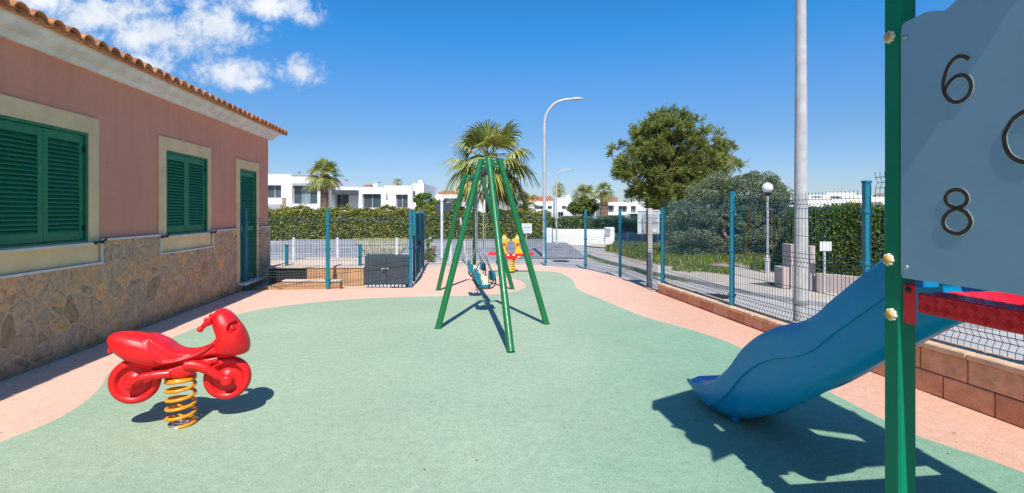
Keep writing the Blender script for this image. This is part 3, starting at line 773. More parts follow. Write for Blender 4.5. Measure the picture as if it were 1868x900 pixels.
# raised seat cushion with a rolled rim
loft(mb, dense([(-.19, .655, .60, .05), (-.165, .652, .58, .098), (-.12, .628, .53, .112), (-.066, .596, .49, .110), (-.02, .552, .468, .106), (.03, .530, .468, .099), (.09, .524, .478, .090), (.15, .538, .495, .082), (.205, .566, .52, .07), (.24, .60, .55, .06)]), e=3.0)
for sy in (-1, 1):
    mb.tube([BK(x, sy*y, z) for x, y, z in spline([(-.185, .085, .635), (-.165, .112, .575), (-.13, .122, .51), (-.09, .120, .478), (-.03, .113, .474), (.05, .102, .486), (.12, .092, .508), (.18, .085, .54), (.215, .08, .58)], 5)], .0085, 8)
# fairing
loft(mb, dense([(.458, .305, .255, .05), (.476, .415, .225, .088), (.50, .438, .207, .112), (.55, .438, .207, .13), (.60, .424, .222, .136), (.65, .402, .208, .133), (.70, .372, .196, .122), (.74, .344, .196, .102), (.775, .312, .207, .075), (.797, .280, .232, .042), (.804, .26, .25, .015)]), axis='z', e=2.3)
# chassis, swing arms and fork
loft(mb, dense([(-.13, .41, .372, .055), (-.08, .43, .35, .085), (.0, .455, .336, .09), (.07, .468, .345, .088), (.12, .475, .375, .075), (.17, .47, .40, .06), (.24, .475, .42, .055)]), e=3)
for sy in (-1, 1):
    mb.tube([BK(x, sy*y, z) for x, y, z in spline([(-.04, .075, .385), (-.11, .078, .386), (-.20, .078, .379), (-.26, .076, .352), (-.288, .074, .332)], 5)], [.030]*8+[.027]*5+[.023]*5+[.019]*3, 10)
    mb.tube([BK(x, sy*y, z) for x, y, z in spline([(.04, .075, .435), (.10, .08, .432), (.17, .08, .40), (.235, .078, .350), (.285, .074, .312), (.30, .072, .30)], 4)], [.036]*9+[.031]*5+[.026]*7, 10)
    mb.lathe([(.001, -.012), (.034, -.012), (.034, .01), (.022, .022), (.001, .024)], 16, BK(-.285, sy*.072, .332), ey*sy)
    mb.lathe([(.001, -.012), (.042, -.012), (.04, .012), (.026, .026), (.001, .028)], 16, BK(.298, sy*.072, .30), ey*sy)
    mb.sphere(BK(-.40, sy*.04, .565), .02, 12, 8)
body = mb.build('body', M['red_plastic'], bike)
rm = body.modifiers.new('fuse', 'REMESH'); rm.mode = 'VOXEL'; rm.voxel_size = .0052; rm.use_smooth_shade = True
sm = body.modifiers.new('soft', 'SMOOTH'); sm.factor = .5; sm.iterations = 4
dg = bpy.context.evaluated_depsgraph_get(); me = bpy.data.meshes.new_from_object(body.evaluated_get(dg))
body.modifiers.clear(); body.data = me
for v in me.vertices:             # moulded headlight hollow on each side of the fairing
    q = v.co; x, y, z = q.dot(ex), q.dot(ey), q.z
    for sy in (-1, 1):
        if y*sy > .04:
            d2 = (((x-.345)/.036)**2+((z-.678)/.042)**2)**.5
            if d2 < 1.0: v.co = v.co-ey*sy*.030*(1-max(0, (d2-.55)/.45)**2)-ex*.012*(1-max(0, (d2-.55)/.45)**2)
me.polygons.foreach_set('use_smooth', [True]*len(me.polygons)); me.update()
for (x, z) in ((-.272, .338), (.293, .302)):
    mb = MB(); Rr = .156; w = .043
    prof = [(Rr-.036+.036*math.cos(a), w*math.sin(a)) for a in [math.pi*(-.5+k/12) for k in range(13)]]
    prof = [(.001, -.022), (.045, -.022), (.05, -.010), (.092, -.010), (.102, -.016), (.108, -.036)]+prof[1:-1]+[(.108, .036), (.102, .016), (.092, .010), (.05, .010), (.045, .022), (.001, .022)]
    mb.lathe(prof, 40, BK(x, 0, z), ey); mb.build('wheel', M['red_plastic'], bike)
for sy in (-1, 1):
    mb = MB(); mb.tube([BK(.215, sy*.02, .735), BK(.19, sy*.06, .73), BK(.172, sy*.10, .715), BK(.160, sy*.135, .70)], [.022, .02, .018, .015], 10)
    mb.sphere(BK(.152, sy*.148, .692), .021, 12, 8); mb.bbox(.160, .205, sy*.075-.02, sy*.075+.02, .70, .755, .006, BK)
    mb.build('handlebar', M['red_plastic'], bike)
for sy in (-1, 1):
    mb = MB(); ax = (ey*sy*.80+ex*.55+Vector((0, 0, .22))).normalized(); c = BK(.340, sy*.086, .676)
    mb.lathe([(.021, -.010), (.020, .004), (.013, .010), (.001, .012)], 20, c, ax); mb.build('headlight', M['red_plastic'], bike)
mb = MB(); pts = []
turns, n = 5.4, 5.4*28
for i in range(int(n)+1):
    t = i/n; a = 2*math.pi*turns*t-1.2
    z = .014+.018*min(1, t*turns)*1+.292*max(0, min(1, (t-.06)/.86)); 
    pts.append(P0+Vector((.087*math.cos(a), .087*math.sin(a), z)))
mb.tube(pts, .0115, 10); mb.build('spring', M['orange_spring'], bike)
mb = MB(); mb.lathe([(.001, .322), (.096, .322), (.096, .340), (.001, .340)], 28, P0); mb.build('top_plate', M['orange_spring'], bike)
mb = MB(); mb.lathe([(.001, .014), (.07, .014), (.075, .006), (.078, 0)], 24, P0)
for a in (0, 2.1, 4.2): mb.lathe([(.001, .03), (.01, .03), (.012, .014)], 6, P0+Vector((.05*math.cos(a), .05*math.sin(a), 0)))
mb.build('base_plate', M['galv'], bike)

# ---------------------------------------------------------------- yellow twin rider at the back
P1 = G(932, 498); rid = thing('spring_rider', 'yellow and red two seat spring rider standing behind the swing', 'spring rider', P1)
RD = lambda x, y, z: P1+Vector((x, y, z))
mb = MB(); pts = [P1+Vector((.095*math.cos(2*math.pi*6*i/150), .095*math.sin(2*math.pi*6*i/150), .015+.36*i/150)) for i in range(151)]
mb.tube(pts, .017, 8); mb.build('spring', M['yellow_plastic'], rid)
mb = MB(); mb.bbox(-.55, .55, -.11, .11, .44, .475, .01, RD)
for sx_ in (-1, 1): mb.sphere(RD(sx_*.44, 0, .478), .115, 16, 8, .28); 
mb.build('seat_board', M['red_steel'], rid)
for y in (-.13, .112):
    mb = MB(); mb.bbox(-.15, .15, y, y+.018, .35, .47, .005, RD); mb.build('bracket', M['red_steel'], rid)
for x in (-.07, .07):
    mb = MB(); mb.lathe([(.001, .02), (.022, .02), (.028, 0)], 10, RD(x, -.13, .44), (0, -1, 0)); mb.build('bolt_cap', M['white_paint'], rid)
fig = [(-.28, .40), (-.22, .36), (-.12, .40), (-.08, .475), (-.13, .53), (-.13, .62), (-.10, .68), (-.13, .74), (-.06, .765), (-.02, .785), (-.02, .825), (-.07, .835), (-.12, .86), (-.13, .90), (-.18, .935), (-.24, .92), (-.27, .87), (-.25, .80), (-.24, .72), (-.26, .62), (-.33, .56), (-.36, .48)]
for sgn in (-1, 1):
    mb = MB()
    mb.prism([((x*.72-.02)*-sgn, z) for x, z in fig], .12, lambda a, b_, c: RD(a, -.085+c, b_))
    f_ = mb.build('animal_shape', M['yellow_plastic'], rid)
    mb = MB(); mb.lathe([(.001, .012), (.028, .012), (.034, 0)], 12, RD(sgn*.165, -.086, .845), (0, -1, 0)); mb.build('eye', M['white_paint'], f_)
    mb = MB(); mb.lathe([(.001, .014), (.03, .014), (.036, 0)], 12, RD(sgn*.16, -.086, .70), (0, -1, 0)); mb.build('spot', M['red_steel'], f_)
    mb = MB(); mb.tube([RD(sgn*.11, -.17, .66), RD(sgn*.11, .17, .66)], .016, 8); mb.build('handle', M['red_steel'], rid)

# ---------------------------------------------------------------- swing
sw = thing('swing', 'green six legged swing frame with a single top beam', 'swing', (-.45, 8.3, 0))
ft = [Vector((-.414, 6.92, 2.19)), Vector((-.305, 6.78, 2.19)), Vector((-.165, 6.92, 2.19))]
fb = [G(799, 600), G(932, 643), G(997, 592)]
bt = [Vector((-.88, 9.62, 2.185)), Vector((-.70, 9.76, 2.185)), Vector((-.575, 9.62, 2.185))]
bb_ = [G(799, 530), G(865, 512), G(935, 528)]
for T, B in ((ft, fb), (bt, bb_)):
    for t_, b_ in zip(T, B):
        b_ = Vector(b_); d = (t_-b_).normalized()
        mb = MB(); mb.tube([b_, t_+d*.01], .041, 16); lg = mb.build('leg', M['steel_green'], sw)
        mb = MB(); mb.lathe([(.001, .006), (.05, .006), (.052, 0)], 14, b_); mb.build('foot', M['steel_green'], lg)
for T, yo in ((ft, 1), (bt, -1)):
    c = (T[0]+T[2])/2; w = (T[2]-T[0]).length/2
    poly = [(-w, .0), (w, .0), (w+.045, -.11), (w*.45, -.11), (w*.3, -.075), (0, -.06), (-w*.3, -.075), (-w*.45, -.11), (-w-.045, -.11)]
    mb = MB(); mb.prism(poly, .012, lambda a, b_, cc: c+Vector((a, -.006+cc, b_))); pl = mb.build('gusset_plate', M['steel_green'], sw)
    for a, z in ((-.07, -.03), (.07, -.03), (-.1, -.085), (.1, -.085)):
        mb = MB(); mb.lathe([(.001, .012), (.012, .01), (.012, 0)], 6, c+Vector((a, -.007, z)), (0, -1, 0)); mb.build('bolt', M['galv'], pl)
fc = (ft[0]+ft[2])/2; bc = (bt[0]+bt[2])/2
fc = Vector((fc.x, fc.y, 2.09)); bc = Vector((bc.x, bc.y, 2.09))
mb = MB(); mb.tube([fc+(fc-bc)*.0, bc], .045, 16); mb.build('beam', M['dark_steel'], sw)
bd = (bc-fc).normalized(); pv = Vector((bd.y, -bd.x, 0))    # swing direction, across the beam
def chain(mb, a, b_, r=.0042, pitch=.024):
    n = max(2, int((b_-a).length/pitch)); d = (b_-a)/n; u = d.normalized().orthogonal().normalized(); w = d.normalized().cross(u)
    for i in range(n):
        c = a+d*(i+.5); s_ = u if i % 2 else w; h = d*.62
        mb.tube([c-h-s_*.0, c-h*.5+s_*.008, c+h*.5+s_*.008, c+h, c+h*.5-s_*.008, c-h*.5-s_*.008], r, 4, closed=True)
def seat(tt, label, first):
    c = fc+(bc-fc)*tt; st = thing('baby_swing', label, 'baby swing', (c.x, c.y, .42), 'baby bucket seats hanging from the swing beam')
    Q = lambda x, y, z: Vector((c.x, c.y, 0))+pv*x*.72+bd*y+Vector((0, 0, .37+(z-.335)*.82))
    Q0 = lambda x, y, z: Vector((c.x, c.y, 0))+pv*x+bd*y+Vector((0, 0, z))
    # bucket: bottom pad, back and front shields, side straps
    mb = MB(); mb.bbox(-.11, .11, -.13, .13, .345, .40, .012, Q); mb.bbox(-.125, -.075, -.12, .12, .40, .47, .01, Q); mb.build('seat_pad', M['teal'], st)
    mb = MB(); o = [(-.20, .66), (-.145, .66), (-.10, .57), (-.075, .42), (-.10, .40), (-.15, .42), (-.195, .48)]
    mb.prism(o, .27, lambda a, b_, cc: Q(a, -.135+cc, b_)); mb.build('backrest', M['teal'], st)
    mb = MB(); mb.bbox(.10, .215, -.13, .13, .47, .62, .015, Q); mb.build('front_guard', M['teal'], st)
    for y in (-.125, .125):
        mb = MB(); mb.tube(spline([Q(.20, y, .55), Q(.215, y, .45), Q(.17, y, .365), Q(.08, y, .335), Q(-.10, y, .338), Q(-.16, y, .37), Q(-.18, y, .44)], 5), .010, 8)
        mb.build('strap', M['black_plastic'], st)
    for y in (-.12, .12):
        mb = MB(); mb.bbox(-.06, .08, y-.006, y+.006, .40, .56, .005, Q); mb.build('side_panel', M['cream_plastic'], st)
    top = c+Vector((0, 0, -.05))
    for y in (-.13, .13):
        mb = MB(); k = Q(0, y, .94); chain(mb, k, top+bd*(y*1.5))
        for x, z in ((-.16, .62), (.16, .60)): mb.tube([k, Q(x, y, z)], .007, 6)
        mb.build('chain', M['galv'], st)
    for y in (-.13, .13):
        mb = MB(); mb.tube([top+bd*(y*1.5)+Vector((0, 0, .10)), top+bd*(y*1.5)], .012, 8); mb.bbox(-.03, .03, y*1.5-.03, y*1.5+.03, 2.03, 2.15, .004, Q0)
        mb.build('hanger', M['dark_steel'], st)
seat(.28, 'nearer teal bucket swing seat on chains with cream side panels', True)
seat(.76, 'farther teal bucket swing seat partly hidden behind the nearer one', False)

# ---------------------------------------------------------------- slide and tower
slide = thing('slide', 'wavy blue plastic slide coming down from the deck', 'slide', (1.55, 3.7, 0))
rimt = [(4.14, .172), (4.09, .192), (4.03, .196), (3.95, .204), (3.869, .228), (3.76, .272), (3.661, .338), (3.516, .458), (3.375, .605), (3.222, .722), (3.076, .803), (2.949, .852), (2.849, .886), (2.76, .930), (2.673, .984), (2.594, 1.052), (2.52, 1.11), (2.414, 1.192), (2.249, 1.316), (2.1, 1.42), (1.99, 1.48)]
bott = [(4.14, .125), (4.07, .085), (3.97, .05), (3.86, .03), (3.72, .028), (3.6, .052), (3.5, .085), (3.39, .135), (3.2, .235), (3.05, .33), (2.9, .425), (2.73, .55), (2.5, .72), (2.3, .87), (2.1, 1.01), (1.99, 1.07)]
def smooth_tab(tab):
    P = spline([(a, b_, 0) for a, b_ in tab], 6); return [(p[0], p[1]) for p in P]
rimt = smooth_tab(sorted(rimt)); bott = smooth_tab(sorted(bott))
WD = .52; tk = .022
rings = []
Ys = [4.145, 4.14, 4.13]+[4.115-.0222*i for i in range(96)]
for Y in Ys:
    zr = interp(rimt, Y); zb = interp(bott, Y)
    k = min(1, max(0, (4.13-Y)/.35)); rd = .5+.5*k
    zc = max(zr-.19*(.25+.75*k), zb+.022)
    hgt = zr-zb; ribs = .10*min(1, max(0, (3.62-Y)/.42))
    bed = zr-(zr-min(zb+.05+ribs*.4, zr-.022))*min(1, max(0, (3.95-Y)/.28)); bev = (0, .7, 1)[min(2, Ys.index(Y))] if Y > 4.12 else 1
    sq = .012+.05*(1-k)                       # exit lip rounds off
    half = [(.0+sq, zr-.012), (.0, zr-.03), (.002, (zr*.55+zc*.45)), (.001, zc+.012), (.003, zc), (.018, zc-.004), (.024, lerp(zc, zb, .22)), (.038, lerp(zc, zb, .55)), (.065, lerp(zc, zb, .84)), (.10, zb+.008),
            (.135, zb+.004), (.165, zb+ribs*.35), (.195, zb+ribs*.9), (.25, zb+ribs)]
    dp = zr-bed; inn = [(.026+sq, zr), (.045+sq, zr-min(.012, dp*.15)), (.056+sq, zr-min(.05, dp*.3)), (.075+sq, lerp(zr, bed, .6)), (.10+sq, lerp(zr, bed, .88)), (.15+sq*.5, bed)]
    ring = list(half)+[(WD-a, b_+(ribs*1.25*(1-(b_-zb)/max(.01, zc-zb)) if b_ < zc-.005 else 0)) for a, b_ in half[::-1]]+[(WD-a, b_) for a, b_ in inn]+[(a, b_) for a, b_ in inn[::-1]]
    if bev < 1:
        zm = (zr+zb)/2; ring = [(lerp(WD/2, a, .9+.1*bev), lerp(zm, z, .55+.45*bev)) for a, z in ring]
    xl = 1.885-.117*Y
    rings.append([(xl+a, Y+.117*a, z) for a, z in ring])
mb = MB(); n = len(rings[0])
vs = [p for r_ in rings for p in r_]; fs = []
for i in range(len(rings)-1):
    for j in range(n): fs.append((i*n+j, i*n+(j+1) % n, (i+1)*n+(j+1) % n, (i+1)*n+j))
# end caps as strips: outer half j with inner partner
no = 28; inn_n = 12
for base in (0, (len(rings)-1)*n):
    fs.append(tuple(base+j for j in range(n)) if base else tuple(base+j for j in range(n-1, -1, -1)))
mb.add(vs, fs, True); cb = mb.build('chute', M['blue_plastic'], slide)
sharp(cb, 40)
for a in (.12,):
    mb = MB(); mb.bbox(1.885-.117*3.72+a, 1.885-.117*3.72+a+.05, 3.66, 3.80, .0, .06, .01); mb.build('foot', M['blue_plastic'], slide)

tower = thing('play_tower', 'green post climbing tower with grey blue number panel and red deck', 'play tower', (2.0, 1.45, 0))
td = Vector((-.117, 1, 0)).normalized(); tn = Vector((td.y, -td.x, 0))      # td away from the camera, tn to the right
T0 = Vector((1.448, 1.925, 0))
TW = lambda s, n, z: T0+td*s+tn*n+Vector((0, 0, z))       # s along depth (0 at the visible post's front face), n to the right
PW = .073; DW = 1.06; DD = .98
posts = [(0, 0), (0, DW), (-DD, 0), (-DD, DW)]
for (s, n_) in posts:
    mb = MB(); mb.bbox(s, s+PW, n_, n_+PW, 0, 2.72, .007, TW); po = mb.build('post', M['tower_green'], tower)
    mb = MB(); mb.bbox(s-.012, s+PW+.012, n_-.012, n_+PW+.012, 2.722, 2.75, .006, TW); mb.build('post_cap', M['tower_green'], po)
def flower(mb, c, ax, r):
    q = Vector((0, 0, 1)).rotation_difference(ax); prof = [(1, 0), (1.0, .35), (.86, .52), (.55, .58)]
    vs = []; n = 48
    for rr, h in prof:
        for j in range(n):
            a = 2*math.pi*j/n; k = r*rr*(1+.09*math.cos(8*a)); vs.append(c+q @ Vector((k*math.cos(a), k*math.sin(a), h*r)))
    fs = [(i*n+j, i*n+(j+1) % n, (i+1)*n+(j+1) % n, (i+1)*n+j) for i in range(3) for j in range(n)]+[tuple(3*n+j for j in range(n))]
    mb.add(vs, fs, True)
for (px, py) in ((1625, 68), (1623, 474), (1628, 574)):
    # on the left face (n=0) of the visible post
    rr = (px-CX)/F; best = None
    for k in range(0, 74):
        s = k/1000; p = TW(s, 0, 0); e = abs(p.x/p.y-rr)
        if best is None or e < best[0]: best = (e, s, p)
    p = best[2]; z = CH-(py-HY)*p.y/F
    c = Vector((p.x, p.y, z)); mb = MB(); flower(mb, c-tn*.001, -tn, .0225); kb = mb.build('bolt_cover', M['cream_plastic'], tower)
    mb = MB(); mb.lathe([(.0145, .0115), (.0145, .0165), (.012, .019), (.001, .020)], 20, c, -tn); mb.build('bolt_cap', M['ochre_plastic'], kb)
# number panel, on the outer side of the posts toward the camera
def onpanel(px, py):
    rr = (px-CX)/F; # intersect with plane n=-0.003
    o = TW(0, -.004, 0); s = (rr*o.y-o.x)/(td.x-rr*td.y); p = o+td*s; return s, CH-(py-HY)*p.y/F
top = [onpanel(*p) for p in [(1643.5, 60), (1645, 47), (1652, 40), (1661, 36), (1675, 29), (1690, 22), (1705, 20), (1722, 20), (1733, 12), (1745, 0)]]
s_l = top[0][0]; sm_ = -DD/2+.03
rest = [(sm_-.0+(top[-1][0]-sm_)*f, lerp(top[-1][1], 2.40, 1-f) if f < .5 else lerp(top[-1][1], 2.36, (1-f)*1.6)) for f in (.8, .6, .4, .2)]
half = top+rest+[(sm_, 2.41)]
mir = [(2*sm_-a, b_) for a, b_ in half[:-1]][::-1]
bl = onpanel(1648, 506); zb_ = 1.254
poly = half+mir+[(2*sm_-s_l, zb_+.012), (2*sm_-s_l+.012, zb_)]+[(s_l-.012, zb_), (s_l-.003, zb_+.004), (s_l, zb_+.012)]
mb = MB(); mb.prism(poly, .014, lambda a, b_, c: TW(a, -.004+c, b_)); pan = mb.build('number_panel', M['panel_blue'], tower)
def glyph(name, pts, w, closed=False, m='digit_dark', lift=.0):
    P = [Vector((a, b_, 0)) for a, b_ in (onpanel(*p) for p in spline([(x, y, 0) for x, y in pts], 10) for p in [(p[0], p[1])])]
    mb = MB(); k = len(P); Lf = []; Rg = []
    for i in range(k):
        t = (P[(i+1) % k]-P[i-1]) if closed else (P[min(i+1, k-1)]-P[max(i-1, 0)])
        t.normalize(); u = Vector((-t.y, t.x, 0))*w/2; Lf.append(P[i]+u); Rg.append(P[i]-u)
    vs = [TW(p.x, -.0062+lift, p.y) for p in Lf]+[TW(p.x, -.0062+lift, p.y) for p in Rg]+[TW(p.x, -.003, p.y) for p in Lf]+[TW(p.x, -.003, p.y) for p in Rg]
    fs = []
    for i in range(k if closed else k-1):
        j = (i+1) % k; fs += [(i, j, k+j, k+i), (2*k+i, i, k+i, 3*k+i) if False else (i, 2*k+i, 2*k+j, j), (k+i, k+j, 3*k+j, 3*k+i)]
    if not closed: fs += [(0, k, 3*k, 2*k), (k-1, 3*k-1, 4*k-1, 2*k-1)]
    mb.add(vs, fs); o = mb.build(name, M[m], pan)
    if lift == 0: glyph(name+'_lit_rim', pts, w*1.3, closed, 'digit_lit_rim', .0012)  # pale outline paints the lit groove edge into the colour
    return o
W6 = .0128
glyph('digit_six', [(1768, 108), (1758, 103), (1745, 105), (1733, 117), (1724, 138), (1721, 158), (1726, 175), (1737, 185), (1750, 186), (1763, 178), (1771, 165), (1771, 150), (1763, 139), (1750, 138), (1737, 145), (1727, 158), (1723, 168)], W6)
glyph('digit_eight', [(1746, 380), (1731, 374), (1725, 363), (1731, 351), (1745, 346), (1759, 351), (1765, 363), (1760, 374), (1746, 380), (1730, 388), (1721, 402), (1725, 417), (1738, 425), (1752, 426), (1766, 417), (1771, 403), (1763, 388)], W6, True)
glyph('digit_zero', [(1868, 204), (1850, 216), (1838, 234), (1832, 252), (1837, 274), (1848, 288), (1868, 296), (1890, 292), (1908, 272), (1914, 250), (1908, 222), (1892, 206)], W6, True)
for p in ((1652, 68), (1654, 488)):
    s, z = onpanel(*p); mb = MB(); mb.lathe([(.009, 0), (.009, .003), (.006, .005), (.001, .005)], 14, TW(s, -.005, z), -tn); mb.build('screw', M['galv'], pan)
# deck with five bar tread plate
dz = 1.205
mb = MB(); mb.bbox(-DD+PW+.004, -.06, .012, DW+PW-.012, dz-.07, dz, .004, TW); deck = mb.build('deck', M['red_steel'], tower)
mb = MB()
def bars(fr, s0, s1, t0, t1):
    i = 0; p_ = .034; a = s0
    while a < s1-.01:
        k = 0; b_ = t0
        while b_ < t1-.008:
            d = 1 if (i+k) % 2 else -1
            for q in range(4):
                o = (q-1.5)*.0065; L = .0125; ca, sa = .7071*d, .7071
                cx_, cy_ = a+.017-o*sa, b_+.017+o*ca
                if s0 < cx_ < s1 and t0+.006 < cy_ < t1-.006:
                    pt = [(cx_+u*L*ca-v*.0016*sa, cy_+u*L*sa+v*.0016*ca) for u, v in ((-1, -.3), (-.6, -1), (.6, -1), (1, .3), (.6, 1), (-.6, 1))]
                    pt = [(min(max(x, s0), s1), min(max(y, t0), t1)) for x, y in pt]
                    mb.prism(pt, .0018, fr)
            b_ += p_; k += 1
        a += p_; i += 1
bars(lambda a, b_, c: TW(a, .0115-c, b_), -DD+PW+.01, -.066, dz-.066, dz-.004)
bars(lambda a, b_, c: TW(a, .016+b_, dz+c-.0004), -DD+PW+.01, -.066, .0, DW+PW-.03)
mb.build('tread_pattern', M['red_steel'], deck)
for (s, n_) in posts:
    s0 = s-.006 if s == 0 else s+PW+.001
    mb = MB(); mb.bbox(s0-.0, s0+.005, n_+.03, n_+.06, dz-.12, dz+.025, .002, TW)
    if s == 0: mb.bbox(-.058, -.007, .008, .011, dz-.118, dz+.022, .001, TW) if n_ == 0 else None
    br = mb.build('bracket', M['red_steel'], tower)
mb = MB(); mb.lathe([(.011, 0), (.011, .006), (.001, .007)], 8, TW(-.03, .007, dz+.006), -tn); mb.build('bracket_bolt', M['dark_steel'], tower)
# far side panels, rear bars and roof
mb = MB(); mb.prism(poly, .014, lambda a, b_, c: TW(a, DW+PW-.012+c, b_)); mb.build('side_panel', M['panel_blue'], tower)
for z in (1.62, 1.98):
    mb = MB(); mb.tube([TW(-DD+.035, PW, z), TW(-DD+.035, DW, z)], .017, 10); mb.build('rail', M['galv'], tower)
for z in (.3, .6, .9):
    mb = MB(); mb.tube([TW(-DD+.035, PW, z), TW(-DD+.035, DW, z)], .017, 10); mb.build('ladder_rung', M['galv'], tower)
for n_ in (.075, DW-.12):     # slide hood boards at the far side
    mb = MB(); mb.prism([(.0, 1.21), (.015, 1.21), (.015, 1.95), (0, 1.95)], .12, lambda a, b_, c, n_=n_: TW(.03+a, n_+c, b_))
    mb.build('hood_board', M['blue_plastic'], tower)
# unseen roof boards: wavy left edge for floor shadow, slot added to light panel
def rx(n): return 2.62+ (0.55*(1-abs(n-(DW+PW)/2)/((DW+PW)/2+.28)))
mb = MB()
def roofboard(s0, s1, nL, wav, nR):
    k = 24
    for side in (0, 1):
        nm = (DW+PW)/2
        for i in range(k):
            a, b_ = lerp(s0, s1, i/k), lerp(s0, s1, (i+1)/k)
            def e(s): return (nL+wav*math.sin(s*22)) if side == 0 else (nR+wav*1.3*((s*5.2) % 1-.5))
            q = []
            for dzz in (0, .02):
                for (s, n_) in ((a, e(a)), (b_, e(b_)), (b_, nm), (a, nm)): q.append(TW(s, n_, rx(n_)+dzz))
            mb.hexa(q)
roofboard(-.10, .06, -.24, .03, DW+PW+.05)
roofboard(-.545, -.385, -.24, .03, DW+PW+.05)
roofboard(-.92, -.675, -.20, .03, DW+PW+.05)
for s0, s1 in ((-.385, -.10), (-.675, -.545)):
    roofboard(s0, s1, .06, .0, DW+PW+.05)
    if s0 < -.5:
        for (n0, n1) in ((-.24, -.03),):
            mb.hexa([TW(s, n_, rx(n_)+dz_) for dz_ in (0, .02) for s, n_ in ((s0, n0), (s1, n0), (s1, n1), (s0, n1))])
    else:
        mb.hexa([TW(s, n_, rx(n_)+dz_) for dz_ in (0, .02) for s, n_ in ((s0, -.24), (s1, -.24), (s1, .059), (s0, .059))])
mb.build('roof', M['blue_plastic'], tower)
for s in (-DD+.02, .04):     # gable boards carrying the roof
    mb = MB(); mb.prism([(0, 2.5), (DW+PW, 2.5), (DW+PW, 2.70), ((DW+PW)/2, 3.1), (0, 2.70)], .014, lambda a, b_, c, s=s: TW(s+c, a, b_))
    mb.build('gable_board', M['panel_blue'], tower)
# ---------------------------------------------------------------- poles, lamps, signs
p = Vector((3.60, 6.42, 0))
mb = MB(); hh = [0, 2, 4, 6, 8, 9]; mb.tube([p+Vector((0, 0, z-.05)) for z in hh], [.088, .074, .060, .05, .045, .042], 20); o = thing('concrete_pole', 'tall tapering grey concrete pole rising behind the right fence', 'pole', p)
mb.build('shaft', M['concrete_pole'], o)
mb = MB(); mb.lathe([(.092, .0), (.096, .02), (.092, .05)], 20, p+Vector((0, 0, .35))); mb.build('band', M['galv'], o)
def street_lamp(px, base, top, arm, label, r):
    b_ = G(px, base); s = b_.y/F; t = th = thing('street_lamp', label, 'street lamp', b_, 'curved arm street lamps along the road')
    zt = CH-(top-HY)*s; L = arm*s
    pts = [b_]+[b_+Vector((0, 0, zt*.5)), b_+Vector((0, 0, zt-L*.62))]
    arc = spline([b_+Vector((0, 0, zt-L*.62)), b_+Vector((L*.06, 0, zt-L*.36)), b_+Vector((L*.25, 0, zt-L*.12)), b_+Vector((L*.5, 0, zt-L*.02)), b_+Vector((L*.72, 0, zt))], 5)
    pts = pts[:2]+arc; n = len(pts)
    mb = MB(); mb.tube(pts, [r*(1.25-.5*i/(n-1)) for i in range(n)], 10); mb.build('pole', M['galv_pole'], th)
    mb = MB(); mb.lathe([(.001, 0), (r*2.2, 0), (r*2.2, .02), (r*1.4, .05), (r*1.3, .3)], 14, b_); mb.build('base', M['galv_pole'], th)
    e = pts[-1]; mb = MB()
    k = L/1.6
    loft(mb, [(-.06, .05, -.05, .04), (.0, .07, -.06, .07), (.15, .075, -.055, .11), (.32, .06, -.04, .10), (.42, .02, -.015, .05)], 12, lambda x, y, z: e+Vector((x*k, y*k, z*k)))
    mb.build('lamp_head', M['galv_pole'], th)
street_lamp(993, 470, 181, 73, 'tall curved arm street lamp close behind the rear fence', .045)
street_lamp(1015, 448, 310, 30, 'shorter looking curved arm street lamp farther down the road', .03)
# globe lamp
g = G(1400, 498, .05); th = thing('globe_lamp', 'slim grey post lamp with a shiny globe in front of the olive bush', 'street lamp', g)
zt = CH+(386-347)*g.y/F
mb = MB(); mb.tube([g, g+Vector((0, 0, zt-.14-.0))], .028, 10); mb.build('pole', M['galv_pole'], th)
mb = MB(); mb.sphere(g+Vector((0, 0, zt)), .125, 24, 16); mb.build('globe', M['globe'], th)
mb = MB(); mb.lathe([(.03, -.06), (.07, -.01), (.075, .0), (.07, .02)], 16, g+Vector((0, 0, zt-.13))); mb.build('collar', M['dark_steel'], th)
mb = MB(); mb.lathe([(.06, 0), (.06, .35), (.03, .42)], 12, g); mb.build('base', M['galv_pole'], th)
# twin notice board seen from behind
sp = Vector((2.745, 10.25, 0)); th = thing('notice_board', 'grey back of a two panel notice board on a pale post behind the fence', 'sign', sp)
mb = MB(); mb.bbox(sp.x-.045, sp.x+.045, sp.y-.02, sp.y+.05, -.06, 1.56, .008); mb.build('post', M['post_pale'], th)
mb = MB(); mb.bbox(sp.x-.062, sp.x-.047, sp.y-.02, sp.y+.02, -.06, 1.55, .003); mb.build('strut', M['dark_steel'], th)
for x0, x1 in ((-.235, -.003), (.003, .205)):
    mb = MB(); mb.bbox(sp.x+x0, sp.x+x1, sp.y+.053, sp.y+.068, 1.04, 1.53, .006); s_ = mb.build('panel', M['sign_back'], th)
    mb = MB()
    for z in (1.06, 1.28, 1.50): mb.box(sp.x+x0+.01, sp.x+x1-.01, sp.y+.046, sp.y+.0525, z-.008, z+.008)
    mb.build('rail', M['galv'], s_)
mb = MB(); mb.lathe([(.0245, 0), (.0245, .002), (.001, .002)], 18, (sp.x-.135, sp.y+.052, 1.12), (0, -1, 0)); mb.build('round_sticker', M['sign_white'], th)
mb = MB(); mb.lathe([(.0155, 0), (.0155, .002), (.001, .002)], 18, (sp.x-.135, sp.y+.0495, 1.12), (0, -1, 0)); mb.build('sticker_mark', M['teal'], th)
mb = MB(); mb.box(sp.x+.055, sp.x+.15, sp.y+.048, sp.y+.052, 1.09, 1.16); mb.build('white_sticker', M['sign_white'], th)
